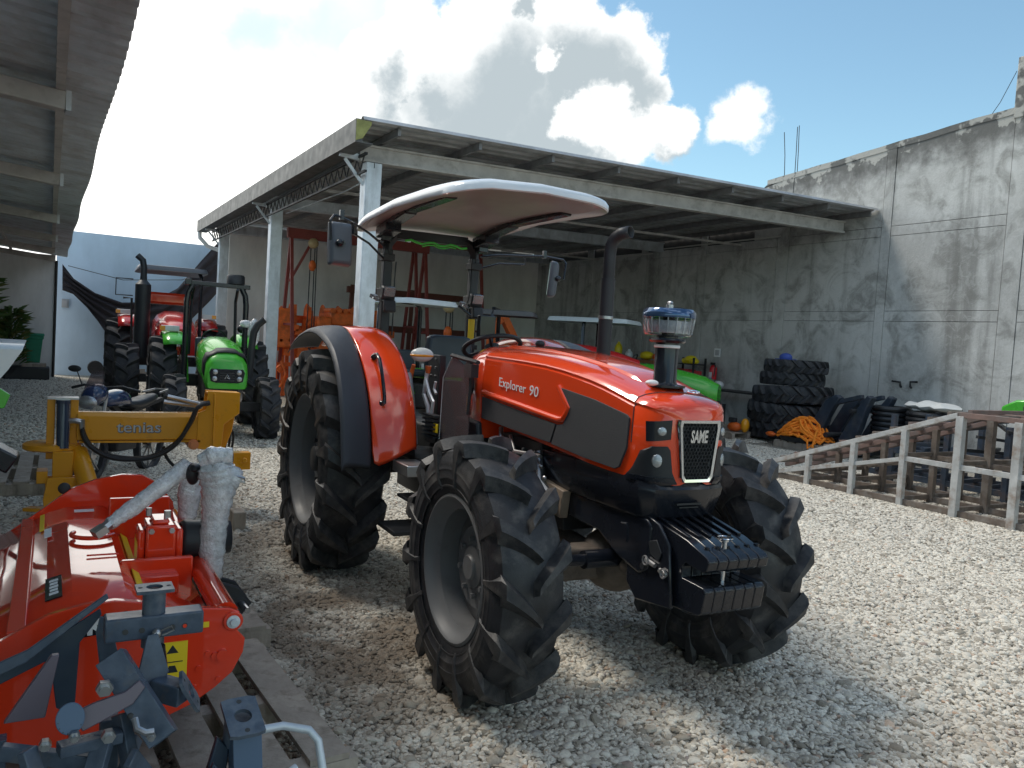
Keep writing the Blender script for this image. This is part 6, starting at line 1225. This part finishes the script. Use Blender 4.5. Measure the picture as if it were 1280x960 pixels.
# slanted big tube (towards lower right)
def sq_tube(name, p0, p1, w, t, parent, m=GREYM, up=(0, 1, 0)):
    p0 = Vector(p0); p1 = Vector(p1); d = (p1-p0).normalized(); a = d.cross(Vector(up)).normalized(); c = a.cross(d); b = B(); rows = []
    for p, k in ((p0, w/2), (p1, w/2), (p1, w/2-t), (p0, w/2-t)): rows.append([p+a*(i*k)+c*(j*k) for i, j in ((-1, -1), (1, -1), (1, 1), (-1, 1))])
    b.grid(rows, cu=True, cv=True); return b.build(name, m, parent, bevel=.002)
bt_ = sq_tube('slanted_tube', (.175, 2.45, .745), (.305, 2.32, .545), .075, .007, GI)
b = B()
for k in (.45, .62, .8): p = Vector((.175, 2.45, .745)).lerp(Vector((.305, 2.32, .545)), k)+Vector((-.035, -.03, -.004)); b.ell(p, (.009, .009, .009), 10, 6)
b.build('tube_hole', JOINT, bt_)
b = B(); b.bar((.30, 2.50, .62), (.37, 2.44, .61), .06, .06); b.build('side_stub', GREYM, GI, bevel=.004)
flange((.385, 2.44, .615), (.45, .3, -.85), (.1, .9, .3), .13, .07, hole=.022)
b = B(); b.cyl((.30, 2.55, .72), (.31, 2.55, .65), .028, n=16); b.build('black_bush', BLKG, GI); b = B(); b.cyl((.305, 2.53, .675), (.305, 2.52, .66), .018, n=10); b.build('bush_nut', STEEL, GI)
plate('clamp_plate', [(0, 0), (.03, .13), (.06, .13), (.09, .02), (.06, -.03)], (.245, 2.5, .64), (1, 0, 0), (0, .3, 1), .01)
plate('tall_fin', [(0, 0), (-.015, .12), (-.005, .17), (.025, .16), (.055, .02)], (.165, 2.72, .60), (1, 0, 0), (0, .1, 1), .008)
plate('share_plate', [(-.32, 0), (.0, .20), (.115, .27), (.12, .25), (.06, .17), (.05, -.05), (.0, -.02), (-.02, .13)], (.05, 2.78, .50), (1, 0, 0), (0, .15, 1), .008, mat('dark_slate', (.03, .05, .08), .35, rvar=.1))
plate('share_plate', [(-.10, 0), (.01, .17), (.03, .17), (.0, .0)], (.02, 2.55, .56), (1, 0, 0), (0, .1, 1), .03, mat('violet_grey', (.16, .13, .16), .35))
plate('long_plate', [(-.45, -.07), (-.05, .085), (.16, .23), (.165, .215), (-.05, .05), (-.45, -.12)], (.02, 2.74, .60), (1, 0, 0), (0, .15, 1), .02)
# arm, round perforated plate, bolts
plate('curved_arm', [(0, 0), (.05, .02), (.12, .05), (.15, .09), (.135, .11), (.10, .085), (.03, .07), (0, .06), (-.015, .03)], (.105, 2.33, .60), (1, 0, 0), (0, .25, 1), .014, mat('violet_grey', (.16, .13, .16), .35))
b = B(); pts = [(.034*math.cos(R(a)), .040*math.sin(R(a))) for a in range(0, 360, 15)]; b.prism(pts, (.075, 2.32, .645), (1, 0, 0), (0, .35, 1), .010); pd = b.build('round_plate', mat('slate_blue', (.09, .14, .22), .4, rvar=.1), GI, bevel=.002)
b = B()
for a in range(20, 340, 24): b.ell((.075+.028*math.cos(R(a)), 2.312+.012*math.sin(R(a)), .645+.032*math.sin(R(a))), (.0028, .003, .0028), 6, 4)
b.build('perforation', JOINT, pd)
b = B()
for p, r_ in (((.085, 2.30, .61), .014), ((.165, 2.31, .59), .018), ((.155, 2.36, .70), .022), ((.02, 2.30, .60), .015), ((.265, 2.28, .585), .012)): b.cyl(p, (p[0], p[1]-.02, p[2]), r_, n=6); b.cyl((p[0], p[1]-.02, p[2]), (p[0], p[1]-.032, p[2]), r_*.6, n=10)
b.build('bolt', STEEL, GI)
b = B(); b.tube([(.225, 2.28, .635), (.23, 2.26, .615), (.25, 2.25, .605), (.27, 2.25, .605)], .009, 8); b.build('toggle', STEEL, GI)
# lower tangle of bars
for p0, p1, w, h in (((.16, 2.35, .57), (.10, 2.25, .38), .05, .03), ((.20, 2.4, .60), (.25, 2.3, .36), .03, .05), ((.25, 2.45, .50), (.15, 2.3, .33), .018, .05), ((.30, 2.4, .36), (.22, 2.3, .52), .02, .05), ((-.02, 2.28, .60), (.05, 2.22, .36), .045, .025), ((-.08, 2.4, .55), (.12, 2.36, .50), .03, .04), ((.05, 2.33, .56), (.2, 2.36, .56), .05, .03), ((.28, 2.25, .40), (.20, 2.2, .30), .04, .02), ((-.1, 2.5, .30), (.15, 2.45, .42), .05, .02), ((.0, 2.5, .5), (.0, 2.4, .2), .06, .03), ((.18, 2.5, .55), (.18, 2.5, .16), .05, .05), ((-.1, 2.7, .45), (-.1, 2.7, .16), .05, .05)):
    b = B(); b.bar(p0, p1, w, h); b.build('bar', GREYM, GI, bevel=.003)
b = B(); b.tube([(.285, 2.22, .44), (.29, 2.2, .36)], .009, 10); b.tube([(.165, 2.22, .42), (.17, 2.2, .36)], .009, 10); b.build('threaded_rod', STEEL, GI)
# second grey carrier with galvanised crank
G2 = thing('grey_stand', 'slate grey square post with bored top plate and galvanised crank handle', 'stand', (0, 0, 0))
b = B(); sq_tube('post', (.555, 2.48, .47), (.565, 2.42, .14), .085, .006, G2, mat('slate_blue', (.09, .14, .22), .4))
flange((.545, 2.46, .50), (1, .05, 0), (-.05, .85, .35), .105, .15, t=.014, hole=.026, parent=G2)
b = B(); b.cyl((.55, 2.5, .485), (.55, 2.52, .40), .05, n=20); b.build('socket_tube', GREYM, G2)
b = B(); b.tube([(.60, 2.48, .44), (.68, 2.5, .43), (.76, 2.48, .41), (.785, 2.46, .38), (.80, 2.42, .26), (.81, 2.40, .20)], .013, 12); b.build('crank_handle', GALV, G2)
b = B(); b.tube([(.57, 2.35, .30), (.70, 2.40, .34)], .012, 10); b.build('cross_pin', GALV, G2)
b = B(); b.prism([(0, 0), (.10, .06), (.115, .22), (.08, .26), (.04, .12), (-.02, .03)], (.40, 2.50, .17), (1, 0, 0), (0, .1, 1), .03); b.prism([(0, 0), (.05, .03), (.12, .24), (.10, .27), (.02, .10)], (.36, 2.42, .12), (1, 0, 0), (0, .1, 1), .02); b.build('side_arm', mat('dark_slate', (.03, .05, .08), .35), G2, bevel=.004)
b = B(); b.cyl((.455, 2.42, .27), (.455, 2.41, .27), .017, n=16); b.build('brass_button', mat('brass_dull', (.5, .38, .2), .5), G2)
b = B(); b.tube([(.43, 2.45, .36), (.42, 2.43, .33)], .012, 8); b.build('bolt', STEEL, G2)
# ------------------------------------------------------------ left edge: spreader with green end, bin, planter, plants, scrap
t = thing('green_spreader', 'white and bright green machine tray reaching in at the left edge', 'machine', (-.95, 5.2, 0), 0)
b = B(); b.prism([(-.3, 1.505), (.83, 1.50), (.77, 1.40), (.70, 1.30), (-.3, 1.30)], (0, -.3, 0), (1, 0, 0), (0, 0, 1), .02); b.grid([[(.83, -.3, 1.50), (-.3, -.3, 1.51)], [(.83, .5, 1.53), (-.3, .5, 1.54)]]); b.build('white_tray', WHT, t, solid=.006)
b = B(); b.prism([(-.3, 1.36), (.70, 1.33), (.785, 1.27), (.76, 1.20), (-.3, 1.11)], (0, -.32, 0), (1, 0, 0), (0, 0, 1), .03); b.bb(-.3, .74, -.34, -.33, 1.24, 1.25); b.build('green_panel', GRN, t, bevel=.01)
b = B(); b.box((.66, -.3, 1.0), (.34, .2, .10), (0, 32, 0)); b.build('black_channel', BLKG, t, bevel=.01)
b = B(); b.tube([(.70, -.3, .98), (.74, -.32, .82)], .012, 6); b.tube([(.66, -.3, .98), (.68, -.3, .72), (.66, -.3, 0)], .014, 6); b.build('leg', DIRTB, t)
for x in (-.2,): b = B(); b.bb(x-.03, x+.03, -.3, .4, 0, 1.3); b.build('stand', DIRTB, t)
t = thing('green_bin', 'dark green plastic bin standing on the dark planter box by the white building', 'bin', (-.35, 25.0, .42))
b = B(); b.loft([[(x*k, y*k, z) for x, y in ((-.2, -.2), (.2, -.2), (.2, .2), (-.2, .2))] for z, k in ((0, .75), (.62, 1.0), (.64, 1.12), (.70, 1.12), (.70, 1.0), (.2, .75))]); b.build('bucket', mat('bin_green', (.02, .22, .13), .5, noise=.15), t, bevel=.02); b = B(); b.bb(-.24, .24, -.24, .24, .70, .78); b.build('lid', MT['bin_green'], t, bevel=.03)
t = thing('planter_box', 'long low black box under the green bin beside the white wall', 'box', (-.35, 24.6, 0)); b = B(); b.bb(-.65, .38, -.4, .4, 0, .34); b.build('box', BLK, t, bevel=.04); b = B(); b.bb(-.25, .3, -.35, .35, .34, .42); b.build('plank', WOOD, t)
LEAF = mat('leaf_green', (.06, .12, .03), .6, noise=.4, nscale=6); LEAF2 = mat('leaf_dry', (.14, .15, .05), .6, noise=.3)
def plant(loc, h, n, label, w=.6, leaf=.28, seed=1):
    t = thing('potted_plant', label, 'plant', loc); r_ = random.Random(seed); b = B(); b.lathe([(0, 0), (.18, 0), (.24, .3), (.22, .3), (.2, .26), (0, .26)], n=16); b.build('pot', CHAR, t)
    b = B()
    for k in range(5): q = r_.random()*6.28; b.tube([(0, 0, .26), (.1*math.cos(q), .1*math.sin(q), h*.5), (w*.3*math.cos(q), w*.3*math.sin(q), h*.9)], [.02, .014, .006], 6)
    b.build('stem', LEAF2, t)
    for mm, cnt in ((LEAF, n), (LEAF2, n//3)):
        b = B()
        for k in range(cnt):
            q = r_.random()*6.28; z = lerp(.35, h, r_.random()**.8); rad = w*.25*r_.random(); p = Vector((rad*math.cos(q), rad*math.sin(q), z)); d = Vector((math.cos(q), math.sin(q), r_.uniform(.2, 1.2))).normalized(); s_ = d.cross(Vector((0, 0, 1))).normalized(); L_ = leaf*r_.uniform(.6, 1.2); ww = L_*.13
            b.add([p, p+d*L_*.5+s_*ww, p+d*L_*.5-s_*ww, p+d*L_-Vector((0, 0, L_*.25))], [(0, 1, 3), (0, 3, 2)])
        o = b.build('foliage', mm, t, smooth=False, recalc=False); o['kind'] = 'stuff'
plant((-.85, 24.4, 0), 1.75, 260, 'bushy potted plant beside the green bin at the left edge', .9, .4, 1)
plant((-1.25, 21.5, 0), 2.4, 90, 'tall potted plant with broad leaves cut off by the left edge', .7, .5, 2)
t = thing('scrap_trolley', 'dark trolley frame and wooden bars lying before the pale blue wall', 'trolley', (1.35, 25.6, 0)); b = B(); b.bb(-.1, 1.1, -.2, -.1, .12, .24); b.bb(-.1, 1.1, .1, .2, .2, .3); b.build('bar', WOOD, t); b = B(); b.cyl((-.2, -.2, .3), (-.2, .1, .3), .2, n=16); b.bar((-.2, 0, .3), (.9, 0, .1), .08, .06); b.build('wheel', DIRTB, t)
